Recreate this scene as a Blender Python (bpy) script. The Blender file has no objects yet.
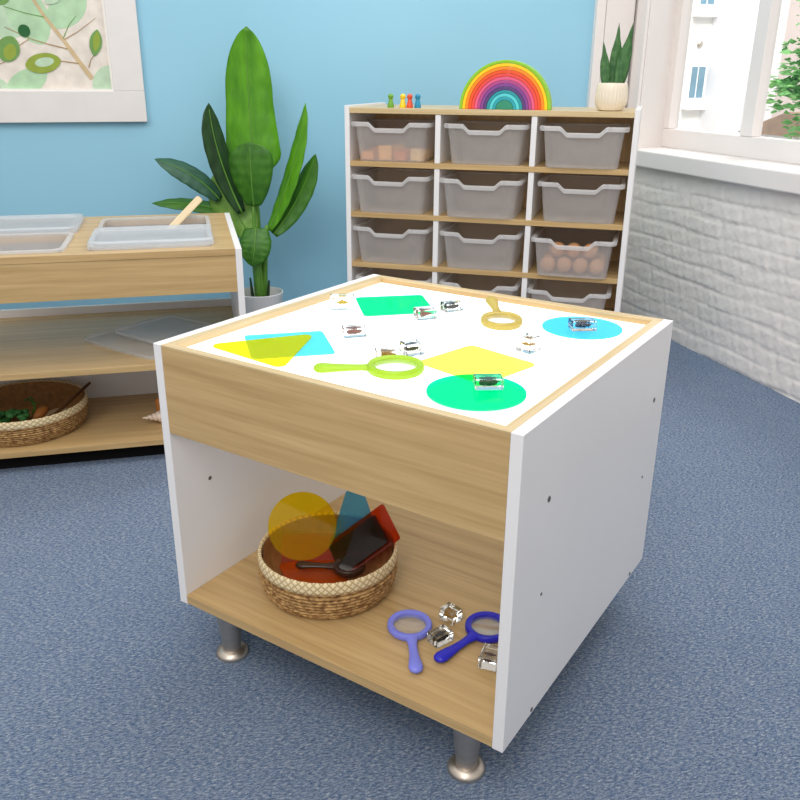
import bpy, bmesh, math, random
from mathutils import Vector, Matrix
random.seed(7)
C = bpy.context.scene.collection
PI = math.pi
R = math.radians

# ------------------------------------------------------------------ frames
# world: X along the blue wall, -Y along the brick wall, Z up.
A50 = R(50)
def TF(x, y, z=0.0):            # light-table frame -> world
    return Vector((x*math.cos(A50)+y*math.sin(A50), -x*math.sin(A50)+y*math.cos(A50), z))
TROT = -A50
def dirTF(x, y, z=0.0): return TF(x, y, z)

# ------------------------------------------------------------------ materials
def nm(name):
    m = bpy.data.materials.new(name); m.use_nodes = True
    nt = m.node_tree; nt.nodes.clear()
    o = nt.nodes.new('ShaderNodeOutputMaterial')
    return m, nt, o
def N(nt, t, **kw):
    n = nt.nodes.new(t)
    for k, v in kw.items():
        if k.startswith('i_'):
            n.inputs[k[2:].replace('_', ' ')].default_value = v
        else: setattr(n, k, v)
    return n
def srgb(r, g, b):
    def f(c):
        c /= 255.0
        return c/12.92 if c <= .04045 else ((c+.055)/1.055)**2.4
    return (f(r), f(g), f(b), 1)
def princ(nt, col, rough=.5, metal=0, spec=.5, trans=0, alpha=1):
    p = nt.nodes.new('ShaderNodeBsdfPrincipled')
    p.inputs['Base Color'].default_value = col
    p.inputs['Roughness'].default_value = rough
    p.inputs['Metallic'].default_value = metal
    p.inputs['Specular IOR Level'].default_value = spec
    p.inputs['Transmission Weight'].default_value = trans
    p.inputs['Alpha'].default_value = alpha
    return p
def plain(name, col, rough=.5, metal=0, spec=.5, var=.04, scale=14, bump=0):
    m, nt, o = nm(name)
    p = princ(nt, col, rough, metal, spec)
    tc = N(nt, 'ShaderNodeTexCoord'); no = N(nt, 'ShaderNodeTexNoise', i_Scale=scale, i_Detail=4.0)
    nt.links.new(tc.outputs['Object'], no.inputs['Vector'])
    r = N(nt, 'ShaderNodeValToRGB')
    r.color_ramp.elements[0].position = .3; r.color_ramp.elements[1].position = .7
    r.color_ramp.elements[0].color = tuple(max(0, c*(1-var)) for c in col[:3])+(1,)
    r.color_ramp.elements[1].color = tuple(min(1, c*(1+var)) for c in col[:3])+(1,)
    nt.links.new(no.outputs['Fac'], r.inputs['Fac']); nt.links.new(r.outputs['Color'], p.inputs['Base Color'])
    if bump:
        b = N(nt, 'ShaderNodeBump', i_Strength=bump, i_Distance=.002)
        nt.links.new(no.outputs['Fac'], b.inputs['Height']); nt.links.new(b.outputs['Normal'], p.inputs['Normal'])
    nt.links.new(p.outputs[0], o.inputs[0])
    return m
def wood(name, axis, dark, light, rough=.34):
    m, nt, o = nm(name)
    p = princ(nt, light, rough, 0, .4)
    tc = N(nt, 'ShaderNodeTexCoord'); mp = N(nt, 'ShaderNodeMapping')
    sc = [44, 44, 44]; sc[axis] = 1.5
    mp.inputs['Scale'].default_value = sc
    nt.links.new(tc.outputs['Object'], mp.inputs['Vector'])
    n1 = N(nt, 'ShaderNodeTexNoise', i_Scale=1.0, i_Detail=6.0, i_Roughness=.62, i_Distortion=.35)
    nt.links.new(mp.outputs[0], n1.inputs['Vector'])
    mp2 = N(nt, 'ShaderNodeMapping'); s2 = [160, 160, 160]; s2[axis] = 6
    mp2.inputs['Scale'].default_value = s2
    nt.links.new(tc.outputs['Object'], mp2.inputs['Vector'])
    n2 = N(nt, 'ShaderNodeTexNoise', i_Scale=1.0, i_Detail=3.0)
    nt.links.new(mp2.outputs[0], n2.inputs['Vector'])
    mx = N(nt, 'ShaderNodeMath', operation='MULTIPLY_ADD'); mx.inputs[1].default_value = .35
    nt.links.new(n2.outputs['Fac'], mx.inputs[0]); nt.links.new(n1.outputs['Fac'], mx.inputs[2])
    r = N(nt, 'ShaderNodeValToRGB')
    r.color_ramp.elements[0].position = .45; r.color_ramp.elements[0].color = dark
    r.color_ramp.elements[1].position = .88; r.color_ramp.elements[1].color = light
    nt.links.new(mx.outputs[0], r.inputs['Fac']); nt.links.new(r.outputs['Color'], p.inputs['Base Color'])
    b = N(nt, 'ShaderNodeBump', i_Strength=.12, i_Distance=.001)
    nt.links.new(n2.outputs['Fac'], b.inputs['Height']); nt.links.new(b.outputs['Normal'], p.inputs['Normal'])
    nt.links.new(p.outputs[0], o.inputs[0])
    return m
def tinted(name, col, gloss=.06, dif=.05, dcol=None, fr=.13):           # clear coloured plastic sheet; col = tint of ONE face
    m, nt, o = nm(name)
    t = N(nt, 'ShaderNodeBsdfTransparent'); t.inputs[0].default_value = col
    g = N(nt, 'ShaderNodeBsdfGlossy', i_Roughness=.06); g.inputs[0].default_value = (1, 1, 1, 1)
    lw = N(nt, 'ShaderNodeLayerWeight', i_Blend=.22)
    ma = N(nt, 'ShaderNodeMath', operation='MULTIPLY_ADD'); ma.inputs[1].default_value = fr; ma.inputs[2].default_value = gloss*.3
    nt.links.new(lw.outputs['Fresnel'], ma.inputs[0])
    df = N(nt, 'ShaderNodeBsdfDiffuse'); df.inputs[0].default_value = dcol or tuple(c*c for c in col[:3])+(1,)
    tr = N(nt, 'ShaderNodeMixShader'); tr.inputs[0].default_value = dif
    nt.links.new(t.outputs[0], tr.inputs[1]); nt.links.new(df.outputs[0], tr.inputs[2])
    mx = N(nt, 'ShaderNodeMixShader')
    nt.links.new(ma.outputs[0], mx.inputs[0]); nt.links.new(tr.outputs[0], mx.inputs[1]); nt.links.new(g.outputs[0], mx.inputs[2])
    nt.links.new(mx.outputs[0], o.inputs[0])
    return m
def frosted(name, col, opac, rough=.35):
    m, nt, o = nm(name)
    t = N(nt, 'ShaderNodeBsdfTransparent'); t.inputs[0].default_value = (.95, .96, .97, 1)
    p = princ(nt, col, rough, 0, .5)
    tl = N(nt, 'ShaderNodeBsdfTranslucent'); tl.inputs[0].default_value = col
    a = N(nt, 'ShaderNodeMixShader'); a.inputs[0].default_value = .45
    nt.links.new(p.outputs[0], a.inputs[1]); nt.links.new(tl.outputs[0], a.inputs[2])
    tc = N(nt, 'ShaderNodeTexCoord'); no = N(nt, 'ShaderNodeTexNoise', i_Scale=9.0, i_Detail=2.0)
    nt.links.new(tc.outputs['Object'], no.inputs['Vector'])
    ma = N(nt, 'ShaderNodeMath', operation='MULTIPLY_ADD'); ma.inputs[1].default_value = .08; ma.inputs[2].default_value = opac-.04
    nt.links.new(no.outputs['Fac'], ma.inputs[0])
    mx = N(nt, 'ShaderNodeMixShader')
    nt.links.new(ma.outputs[0], mx.inputs[0]); nt.links.new(t.outputs[0], mx.inputs[1]); nt.links.new(a.outputs[0], mx.inputs[2])
    nt.links.new(mx.outputs[0], o.inputs[0])
    return m
def emissive(name, col, s):
    m, nt, o = nm(name)
    e = N(nt, 'ShaderNodeEmission', i_Strength=s); e.inputs[0].default_value = col
    p = princ(nt, (.8, .8, .8, 1), .3)
    a = N(nt, 'ShaderNodeAddShader')
    nt.links.new(e.outputs[0], a.inputs[0]); nt.links.new(p.outputs[0], a.inputs[1]); nt.links.new(a.outputs[0], o.inputs[0])
    return m

M = {}
WD, WL = srgb(173, 141, 93), srgb(205, 174, 124)
M['wood_x'] = wood('oak_grain_x', 0, WD, WL)
M['wood_y'] = wood('oak_grain_y', 1, WD, WL)
M['wood_l'] = wood('oak_light_x', 0, srgb(190, 164, 118), srgb(214, 192, 150))
M['wood_ly'] = wood('oak_light_y', 1, srgb(190, 164, 118), srgb(214, 192, 150))
M['wood_d'] = wood('oak_back', 2, srgb(206, 168, 116), srgb(228, 192, 140))
M['white'] = plain('white_laminate', srgb(232, 230, 230), .38, var=.012, scale=5)
M['white_edge'] = plain('white_edge', srgb(240, 236, 232), .4, var=.012, scale=5)
M['black'] = plain('black_with_recess_shade', (.006, .005, .005, 1), .8, spec=.1)  # near-black plinth tone includes the shade of the recess under the cabinet
M['paint_white'] = plain('white_gloss_paint', srgb(232, 226, 223), .35, var=.02, scale=3, bump=.05)
M['groove'] = plain('shadow_gap', srgb(120, 100, 95), .8)
M['steel'] = plain('brushed_steel', (.60, .53, .46, 1), .42, 1, .5, var=.08, scale=60)
M['screw'] = plain('zinc_screw', (.16, .15, .14, 1), .4, .8)
M['glow'] = emissive('light_panel', (1, 1, 1, 1), .95)
M['shelf_fill'] = emissive('underside_fill_glow', (1, .93, .84, 1), .42)  # added glow that brightens the shelf below, not a real lamp
M['bin'] = frosted('frosted_bin', (.98, .94, .92, 1), .27)
M['bin_rim'] = frosted('frosted_bin_rim', (.95, .94, .94, 1), .50)
M['tub'] = frosted('clear_tub', (.90, .90, .91, 1), .34, .2)
M['lid'] = frosted('clear_lid', (.86, .89, .93, 1), .52, .2)
M['lidthin'] = frosted('clear_loose_lid', (.90, .90, .90, 1), .34, .12)
M['glass'] = None
def glassy(name, ior=1.47, col=(1, 1, 1, 1)):
    m, nt, o = nm(name)
    g = N(nt, 'ShaderNodeBsdfGlass', i_Roughness=0.0, i_IOR=ior); g.inputs[0].default_value = col
    nt.links.new(g.outputs[0], o.inputs[0]); return m
M['resin'] = glassy('clear_resin', 1.49, (.97, .98, .98, 1))
M['pane'] = tinted('window_pane', (.985, .99, .99, 1), .0, 0)
M['lens'] = tinted('clear_lens', (.96, .965, .97, 1), .12, .08, (.9, .9, .9, 1))

# carpet
def carpet():
    m, nt, o = nm('carpet')
    p = princ(nt, srgb(90, 108, 138), .95, 0, .12)
    tc = N(nt, 'ShaderNodeTexCoord')
    n1 = N(nt, 'ShaderNodeTexNoise', i_Scale=105.0, i_Detail=5.0, i_Roughness=.9)
    n2 = N(nt, 'ShaderNodeTexNoise', i_Scale=9.0, i_Detail=4.0)
    n3 = N(nt, 'ShaderNodeTexVoronoi', i_Scale=150.0)
    mp = N(nt, 'ShaderNodeMapping'); mp.inputs['Rotation'].default_value = (0, 0, .5); mp.inputs['Scale'].default_value = (1, 2.6, 1)
    nt.links.new(tc.outputs['Object'], mp.inputs['Vector'])
    for n in (n1, n3): nt.links.new(mp.outputs[0], n.inputs['Vector'])
    nt.links.new(tc.outputs['Object'], n2.inputs['Vector'])
    r = N(nt, 'ShaderNodeValToRGB'); cr = r.color_ramp
    cr.elements[0].position = .38; cr.elements[0].color = srgb(28, 44, 74)
    cr.elements[1].position = .66; cr.elements[1].color = srgb(240, 238, 232)
    e = cr.elements.new(.46); e.color = srgb(84, 108, 144)
    e = cr.elements.new(.54); e.color = srgb(128, 148, 174)
    nt.links.new(n1.outputs['Fac'], r.inputs['Fac'])
    rr = N(nt, 'ShaderNodeValToRGB'); rr.color_ramp.elements[0].color = srgb(48, 84, 132); rr.color_ramp.elements[1].color = srgb(176, 180, 182)
    nt.links.new(n3.outputs['Color'], rr.inputs['Fac'])
    mx = N(nt, 'ShaderNodeMix', data_type='RGBA'); mx.inputs[0].default_value = .30
    nt.links.new(r.outputs[0], mx.inputs[6]); nt.links.new(rr.outputs[0], mx.inputs[7])
    m2 = N(nt, 'ShaderNodeMix', data_type='RGBA', blend_type='MULTIPLY'); m2.inputs[0].default_value = .35
    r2 = N(nt, 'ShaderNodeValToRGB'); r2.color_ramp.elements[0].color = (.62, .62, .64, 1); r2.color_ramp.elements[1].color = (1, 1, 1, 1)
    nt.links.new(n2.outputs['Fac'], r2.inputs['Fac'])
    nt.links.new(mx.outputs[2], m2.inputs[6]); nt.links.new(r2.outputs[0], m2.inputs[7])
    nt.links.new(m2.outputs[2], p.inputs['Base Color'])
    b = N(nt, 'ShaderNodeBump', i_Strength=.8, i_Distance=.004)
    nt.links.new(n1.outputs['Fac'], b.inputs['Height']); nt.links.new(b.outputs[0], p.inputs['Normal'])
    nt.links.new(p.outputs[0], o.inputs[0]); return m
M['carpet'] = carpet()
M['blue_wall'] = plain('blue_paint', srgb(150, 202, 226), .6, var=.02, scale=2.0, spec=.3)
M['brick'] = plain('painted_brick', srgb(226, 221, 217), .6, var=.03, scale=9, bump=.25, spec=.3)
def rope():
    m, nt, o = nm('seagrass_rope')
    p = princ(nt, srgb(176, 130, 80), .75, 0, .25)
    tc = N(nt, 'ShaderNodeTexCoord'); no = N(nt, 'ShaderNodeTexNoise', i_Scale=95.0, i_Detail=4.0)
    nt.links.new(tc.outputs['Object'], no.inputs['Vector'])
    r = N(nt, 'ShaderNodeValToRGB'); r.color_ramp.elements[0].position = .34; r.color_ramp.elements[1].position = .68
    r.color_ramp.elements[0].color = srgb(122, 84, 46); r.color_ramp.elements[1].color = srgb(204, 164, 108)
    nt.links.new(no.outputs['Fac'], r.inputs['Fac'])
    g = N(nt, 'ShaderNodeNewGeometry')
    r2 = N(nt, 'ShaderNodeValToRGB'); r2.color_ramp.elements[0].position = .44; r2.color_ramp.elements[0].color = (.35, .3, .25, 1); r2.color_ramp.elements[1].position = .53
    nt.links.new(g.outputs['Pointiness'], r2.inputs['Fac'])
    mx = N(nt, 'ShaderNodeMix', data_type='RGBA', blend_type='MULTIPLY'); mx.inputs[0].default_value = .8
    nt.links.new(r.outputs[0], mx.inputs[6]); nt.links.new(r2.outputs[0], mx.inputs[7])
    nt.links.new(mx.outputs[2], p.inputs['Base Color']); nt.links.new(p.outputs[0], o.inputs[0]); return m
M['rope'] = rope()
M['rope_in'] = plain('basket_inside', srgb(160, 116, 68), .8, var=.25, scale=70, bump=.6)
def band():
    m, nt, o = nm('cream_woven_band')
    p = princ(nt, srgb(226, 208, 172), .7, 0, .25)
    uv = N(nt, 'ShaderNodeUVMap'); 
    outs = []
    for a in (R(45), R(-45)):
        mp = N(nt, 'ShaderNodeMapping'); mp.inputs['Rotation'].default_value = (0, 0, a)
        w = N(nt, 'ShaderNodeTexWave', i_Scale=2.2, i_Distortion=.4)
        nt.links.new(uv.outputs[0], mp.inputs[0]); nt.links.new(mp.outputs[0], w.inputs['Vector']); outs.append(w)
    mm = N(nt, 'ShaderNodeMath', operation='MINIMUM')
    nt.links.new(outs[0].outputs['Fac'], mm.inputs[0]); nt.links.new(outs[1].outputs['Fac'], mm.inputs[1])
    r = N(nt, 'ShaderNodeValToRGB'); r.color_ramp.elements[0].color = srgb(186, 162, 116); r.color_ramp.elements[1].position = .36; r.color_ramp.elements[1].color = srgb(236, 218, 180)
    nt.links.new(mm.outputs[0], r.inputs['Fac']); nt.links.new(r.outputs[0], p.inputs['Base Color'])
    nt.links.new(p.outputs[0], o.inputs[0]); return m
M['band'] = band()
def leafm(name, c1, c2, rough=.42):
    m, nt, o = nm(name)
    p = princ(nt, c1, rough, 0, .4)
    uv = N(nt, 'ShaderNodeUVMap')
    sp = N(nt, 'ShaderNodeSeparateXYZ'); nt.links.new(uv.outputs[0], sp.inputs[0])
    ab = N(nt, 'ShaderNodeMath', operation='ABSOLUTE'); nt.links.new(sp.outputs[0], ab.inputs[0])
    su = N(nt, 'ShaderNodeMath', operation='MULTIPLY_ADD'); su.inputs[1].default_value = -.22
    nt.links.new(ab.outputs[0], su.inputs[0]); nt.links.new(sp.outputs[1], su.inputs[2])
    mu = N(nt, 'ShaderNodeMath', operation='MULTIPLY'); mu.inputs[1].default_value = 240
    nt.links.new(su.outputs[0], mu.inputs[0])
    si = N(nt, 'ShaderNodeMath', operation='SINE'); nt.links.new(mu.outputs[0], si.inputs[0])
    no = N(nt, 'ShaderNodeTexNoise', i_Scale=5.0)
    ad = N(nt, 'ShaderNodeMath', operation='MULTIPLY_ADD'); ad.inputs[1].default_value = .05
    nt.links.new(si.outputs[0], ad.inputs[0]); nt.links.new(no.outputs['Fac'], ad.inputs[2])
    r = N(nt, 'ShaderNodeValToRGB'); r.color_ramp.elements[0].position = .25; r.color_ramp.elements[1].position = .75
    r.color_ramp.elements[0].color = c1; r.color_ramp.elements[1].color = c2
    nt.links.new(ad.outputs[0], r.inputs['Fac']); nt.links.new(r.outputs[0], p.inputs['Base Color'])
    b = N(nt, 'ShaderNodeBump', i_Strength=.10, i_Distance=.001)
    nt.links.new(si.outputs[0], b.inputs['Height']); nt.links.new(b.outputs[0], p.inputs['Normal'])
    nt.links.new(p.outputs[0], o.inputs[0]); return m
M['leaf_bright'] = leafm('leaf_bright', srgb(58, 122, 4), srgb(92, 160, 14))
M['leaf_mid'] = leafm('leaf_mid', srgb(40, 92, 18), srgb(70, 126, 34))
M['leaf_dark'] = leafm('leaf_dark', srgb(14, 42, 16), srgb(34, 74, 26))
M['leaf_grey'] = leafm('leaf_bluegreen', srgb(34, 76, 58), srgb(62, 108, 84))
M['leaf_pale'] = leafm('leaf_pale', srgb(84, 130, 44), srgb(126, 168, 76))
M['stem'] = plain('stem_green', srgb(92, 142, 48), .4, var=.15)
M['stem_dk'] = plain('stem_dark', srgb(28, 62, 22), .5, var=.1)
M['soil'] = plain('soil', srgb(150, 140, 130), .9, var=.2, scale=60, bump=.6)
M['pot_white'] = plain('white_pot', srgb(232, 230, 230), .45, var=.01)
def col(name, r, g, b, rough=.35, var=.04, spec=.5): 
    if name not in M: M[name] = plain(name, srgb(r, g, b), rough, 0, spec, var, 20)
    return M[name]

# ------------------------------------------------------------------ mesh helpers
def obj(name, bm, mats, parent=None, smooth=None, bevel=0, loc=None, rot=None):
    me = bpy.data.meshes.new(name)
    bmesh.ops.recalc_face_normals(bm, faces=bm.faces)
    bm.to_mesh(me); bm.free()
    if not isinstance(mats, (list, tuple)): mats = [mats]
    for m in mats: me.materials.append(m)
    o = bpy.data.objects.new(name, me); C.objects.link(o)
    if parent: o.parent = parent
    if smooth is not None:
        for p in me.polygons: p.use_smooth = True
        if smooth < 180:
            try: me.set_sharp_from_angle(angle=R(smooth))
            except Exception: pass
    if bevel:
        b = o.modifiers.new('bevel', 'BEVEL'); b.width = bevel; b.segments = 2; b.limit_method = 'ANGLE'
    if loc is not None: o.location = loc
    if rot is not None: o.rotation_euler = rot
    return o
def tag(o, label, cat, group=None, kind=None):
    o['label'] = label; o['category'] = cat
    if group: o['group'] = group
    if kind: o['kind'] = kind
    return o
def thing(name, label, cat, loc=(0, 0, 0), rz=0, group=None, rot=None):
    o = bpy.data.objects.new(name, None); C.objects.link(o); o.empty_display_size = .05
    o.location = loc; o.rotation_euler = rot if rot is not None else (0, 0, rz)
    return tag(o, label, cat, group)
def struct(o, label, cat):
    return tag(o, label, cat, kind='structure')
def dup(root, loc=None, rz=None, label=None):
    r = root.copy(); C.objects.link(r)
    if loc is not None: r.location = loc
    if rz is not None: r.rotation_euler = (0, 0, rz)
    if label: r['label'] = label
    for ch in root.children:
        c = ch.copy(); C.objects.link(c); c.parent = r
        for g in ch.children:
            d = g.copy(); C.objects.link(d); d.parent = c
    return r
def BX(bm, x0, x1, y0, y1, z0, z1, mi=0):
    vs = [bm.verts.new(v) for v in ((x0, y0, z0), (x1, y0, z0), (x1, y1, z0), (x0, y1, z0), (x0, y0, z1), (x1, y0, z1), (x1, y1, z1), (x0, y1, z1))]
    for f in ((0, 3, 2, 1), (4, 5, 6, 7), (0, 1, 5, 4), (1, 2, 6, 5), (2, 3, 7, 6), (3, 0, 4, 7)):
        fc = bm.faces.new([vs[i] for i in f]); fc.material_index = mi
    return vs
def box(x0, x1, y0, y1, z0, z1):
    bm = bmesh.new(); BX(bm, x0, x1, y0, y1, z0, z1); return bm
def LATHE(bm, prof, n=32, mi=0, mat=None, cap=True):
    rings = []
    for r, z in prof:
        if r < 1e-6: rings.append([bm.verts.new((0, 0, z))])
        else: rings.append([bm.verts.new((r*math.cos(2*PI*k/n), r*math.sin(2*PI*k/n), z)) for k in range(n)])
    allv = [v for q in rings for v in q]
    for a, b in zip(rings, rings[1:]):
        for k in range(n):
            k2 = (k+1) % n
            if len(a) == 1 and len(b) == 1: continue
            if len(a) == 1: f = bm.faces.new((a[0], b[k], b[k2]))
            elif len(b) == 1: f = bm.faces.new((a[k], a[k2], b[0]))
            else: f = bm.faces.new((a[k], a[k2], b[k2], b[k]))
            f.material_index = mi
    if cap:
        for q in (rings[0], rings[-1]):
            if len(q) > 2: bm.faces.new(q).material_index = mi
    if mat is not None:
        for v in allv: v.co = mat @ v.co
    return allv
def lathe(prof, n=32, cap=True):
    bm = bmesh.new(); LATHE(bm, prof, n, cap=cap); return bm
def TUBE(bm, pts, rads, n=8, mi=0, flat=1.0, up=None):
    pts = [Vector(p) for p in pts]
    if not isinstance(rads, (list, tuple)): rads = [rads]*len(pts)
    rings = []; prev = None
    for i, p in enumerate(pts):
        d = (pts[min(i+1, len(pts)-1)]-pts[max(i-1, 0)]).normalized()
        ref = Vector(up) if up else (prev if prev is not None else (Vector((0, 0, 1)) if abs(d.z) < .9 else Vector((1, 0, 0))))
        s = d.cross(ref)
        if s.length < 1e-4: s = d.cross(Vector((1, 0, 0)))
        s.normalize(); u = s.cross(d).normalized(); prev = u
        rings.append([bm.verts.new(p + (s*math.cos(2*PI*k/n) + u*math.sin(2*PI*k/n)*flat)*rads[i]) for k in range(n)])
    for a, b in zip(rings, rings[1:]):
        for k in range(n): bm.faces.new((a[k], a[(k+1) % n], b[(k+1) % n], b[k])).material_index = mi
    for q in (rings[0], rings[-1]): bm.faces.new(q).material_index = mi
def tube(pts, rads, n=8, flat=1.0, up=None):
    bm = bmesh.new(); TUBE(bm, pts, rads, n, 0, flat, up); return bm
def ELL(bm, c, r, n=12, m=8, mi=0, rot=None):
    prof = [(math.sin(PI*i/m) if 0 < i < m else 0, -math.cos(PI*i/m)) for i in range(m+1)]
    mat = Matrix.Translation(c) @ (rot or Matrix.Identity(4)) @ Matrix.Diagonal((r[0], r[1], r[2], 1))
    LATHE(bm, prof, n, mi, mat)
def PRISM(bm, poly, z0, z1, mi=0):
    a = [bm.verts.new((x, y, z0)) for x, y in poly]; b = [bm.verts.new((x, y, z1)) for x, y in poly]
    bm.faces.new(a[::-1]).material_index = mi; bm.faces.new(b).material_index = mi
    n = len(poly)
    for k in range(n): bm.faces.new((a[k], a[(k+1) % n], b[(k+1) % n], b[k])).material_index = mi
def rounded(poly, r, seg=5):
    out = []; n = len(poly)
    for i in range(n):
        p0, p, p1 = Vector(poly[i-1]), Vector(poly[i]), Vector(poly[(i+1) % n])
        a = (p0-p).normalized(); b = (p1-p).normalized()
        ang = a.angle(b)/2; t = r/math.tan(ang); cdir = (a+b).normalized(); c = p+cdir*(r/math.sin(ang))
        s = (p+a*t)-c; e = (p+b*t)-c
        a0 = math.atan2(s.y, s.x); a1 = math.atan2(e.y, e.x)
        d = (a1-a0+PI) % (2*PI)-PI
        for k in range(seg+1):
            th = a0+d*k/seg; out.append((c.x+r*math.cos(th), c.y+r*math.sin(th)))
    return out
def sheet(poly, z0, z1, r=.012):
    bm = bmesh.new(); PRISM(bm, rounded(poly, r) if r else poly, z0, z1); return bm
def circ(r, n=64): return [(r*math.cos(2*PI*k/n), r*math.sin(2*PI*k/n)) for k in range(n)]
# rounded rectangle ring, front side first with NF points
def rr_ring(w, d, r, yc, nf=18, seg=4):
    P = []
    hw, hd = w/2, d/2
    for k in range(nf+1): P.append((-hw+r+(w-2*r)*k/nf, -hd))
    for (cx, cy, a0) in ((hw-r, -hd+r, -PI/2), (hw-r, hd-r, 0), (-hw+r, hd-r, PI/2), (-hw+r, -hd+r, PI)):
        for k in range(1, seg+1): P.append((cx+r*math.cos(a0+PI/2*k/seg), cy+r*math.sin(a0+PI/2*k/seg)))
        if a0 == 0 or a0 == -PI/2 or a0 == PI/2: pass
    P = P[:-1]
    return [(x, y+yc) for x, y in P]
def LOFT(bm, rings, close0=True, close1=True, mi=0):
    R_ = [[bm.verts.new(p) for p in rg] for rg in rings]
    for a, b in zip(R_, R_[1:]):
        n = len(a)
        for k in range(n): bm.faces.new((a[k], a[(k+1) % n], b[(k+1) % n], b[k])).material_index = mi
    if close0: bm.faces.new(R_[0]).material_index = mi
    if close1: bm.faces.new(R_[-1]).material_index = mi

# ------------------------------------------------------------------ camera
P_F = 822.6612; pitch, yaw, roll = .3722, -.5817, .0067
cpos = (1.1692, -.9535, 1.1371)
fw = Vector((math.sin(yaw)*math.cos(pitch), math.cos(yaw)*math.cos(pitch), -math.sin(pitch)))
rv = Vector((math.cos(yaw), -math.sin(yaw), 0)); uv_ = rv.cross(fw)
r2 = rv*math.cos(roll)+uv_*math.sin(roll); u2 = uv_*math.cos(roll)-rv*math.sin(roll)
cd = bpy.data.cameras.new('camera'); co = bpy.data.objects.new('camera', cd); C.objects.link(co)
cd.sensor_width = 36; cd.lens = 36*P_F/800; cd.clip_start = .05; cd.clip_end = 200
def w3(v): return TF(v[0], v[1], v[2])
mr, mu, mb = w3(r2), w3(u2), w3(-fw); mp_ = w3(cpos)
co.matrix_world = Matrix(((mr.x, mu.x, mb.x, mp_.x), (mr.y, mu.y, mb.y, mp_.y), (mr.z, mu.z, mb.z, mp_.z), (0, 0, 0, 1)))
bpy.context.scene.camera = co

# ================================================================== ROOM
XW, YW = 2.313, 2.30
fl = obj('floor', box(-3.4, 2.313, -2.6, YW, -.06, 0), M['carpet']); struct(fl, 'blue and grey flecked carpet covering the whole floor', 'floor')
wb = obj('wall_back', box(-3.4, XW+.12, YW, YW+.1, -.06, 2.7), M['blue_wall']); struct(wb, 'plain light blue painted wall behind the plant', 'wall')

# brick wall with real relief below the window board
def brick_wall():
    bm = bmesh.new()
    y0, y1, z1 = -2.6, 2.3, .775
    L, H = .225, .074
    rnd = random.Random(3); off = {}
    def h(y, z):
        row = int(math.floor(z/H)); wob = .006*math.sin(y*5.1+row*1.9)+.004*math.sin(y*13+row)
        zz = z+wob; row = int(math.floor(zz/H)); fz = zz/H-row
        yy = y/L+(.5 if row % 2 else 0)+.08*math.sin(row*7.3); ci = int(math.floor(yy)); fy = yy-ci
        k = (row, ci)
        if k not in off: off[k] = (rnd.uniform(-.004, .003), rnd.uniform(-.6, .6), rnd.uniform(.0, .022))
        o, tl, extra = off[k]
        ez = min(fz, 1-fz)*H; ey = min(fy, 1-fy)*L
        def ramp(e, w): 
            t = max(0, min(1, e/w)); return t*t*(3-2*t)
        m = min(.35+.65*ramp(ez, .012), .72+.28*ramp(ey, .009+extra*.3))
        n = .0016*math.sin(y*61+z*37)*math.sin(z*83-y*29)+.0012*math.sin(y*140+1.3*math.sin(z*120))*math.sin(z*170)
        n += rnd.uniform(-.0005, .0005)
        return m*(.0062+o*.6+tl*.004*(fz-.5))+n*.7
    ys = []; y = y1
    while y > .2: ys.append(y); y -= .0068
    while y > y0: ys.append(y); y -= .03
    ys.append(y0)
    nz = 112
    grid = []
    for yy in ys:
        grid.append([bm.verts.new((XW-h(yy, z1*k/nz), yy, z1*k/nz)) for k in range(nz+1)])
    for a, b in zip(grid, grid[1:]):
        for k in range(nz): bm.faces.new((a[k], b[k], b[k+1], a[k+1]))
    for f in bm.faces: f.smooth = True
    # plain masonry behind, above and beside the window opening
    BX(bm, XW+.004, XW+.34, -2.6, 2.4, -.06, .752, 0)
    BX(bm, XW, XW+.34, -2.6, -.2, .775, 2.7, 0)
    BX(bm, XW, XW+.34, -.2, 2.4, 2.2, 2.7, 1)
    # splayed left side of the opening and the bit of wall up to the corner
    PRISM(bm, [(XW, 2.17), (XW+.30, 2.285), (XW+.30, 2.42), (XW, 2.42)], .755, 2.2, 1)
    return bm
wr = obj('wall_right', brick_wall(), [M['brick'], M['paint_white']]); struct(wr, 'white painted rough brick wall below the window board', 'wall')
bm = bmesh.new()
BX(bm, XW-.045, XW+.19, -.26, 2.25, .755, .829)
ws = obj('trim_1', bm, M['paint_white'], bevel=.006); struct(ws, 'thick white painted window board above the brick', 'window sill')
bm = bmesh.new(); BX(bm, 2.096, 2.142, YW-.028, YW, 0, 2.7); BX(bm, 2.142, 2.149, YW-.004, YW, 0, 2.7, 1)
t = obj('trim_2', bm, [M['paint_white'], M['groove']], bevel=.003); struct(t, 'narrow white upright casing strip beside the blue wall', 'trim')
bm = bmesh.new(); BX(bm, 2.149, 2.300, YW-.02, YW, 0, 2.7); BX(bm, 2.300, 2.311, YW-.006, YW, 0, 2.7, 1)
t = obj('trim_3', bm, [M['paint_white'], M['groove']], bevel=.003); struct(t, 'wide white upright board in the room corner', 'trim')
bm = bmesh.new(); BX(bm, XW-.016, XW, 2.172, 2.215, .829, 2.7); BX(bm, XW-.009, XW, 2.215, 2.27, .829, 2.7)
t = obj('trim_4', bm, M['paint_white'], bevel=.004); struct(t, 'white stepped moulding framing the left window edge', 'trim')

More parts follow.
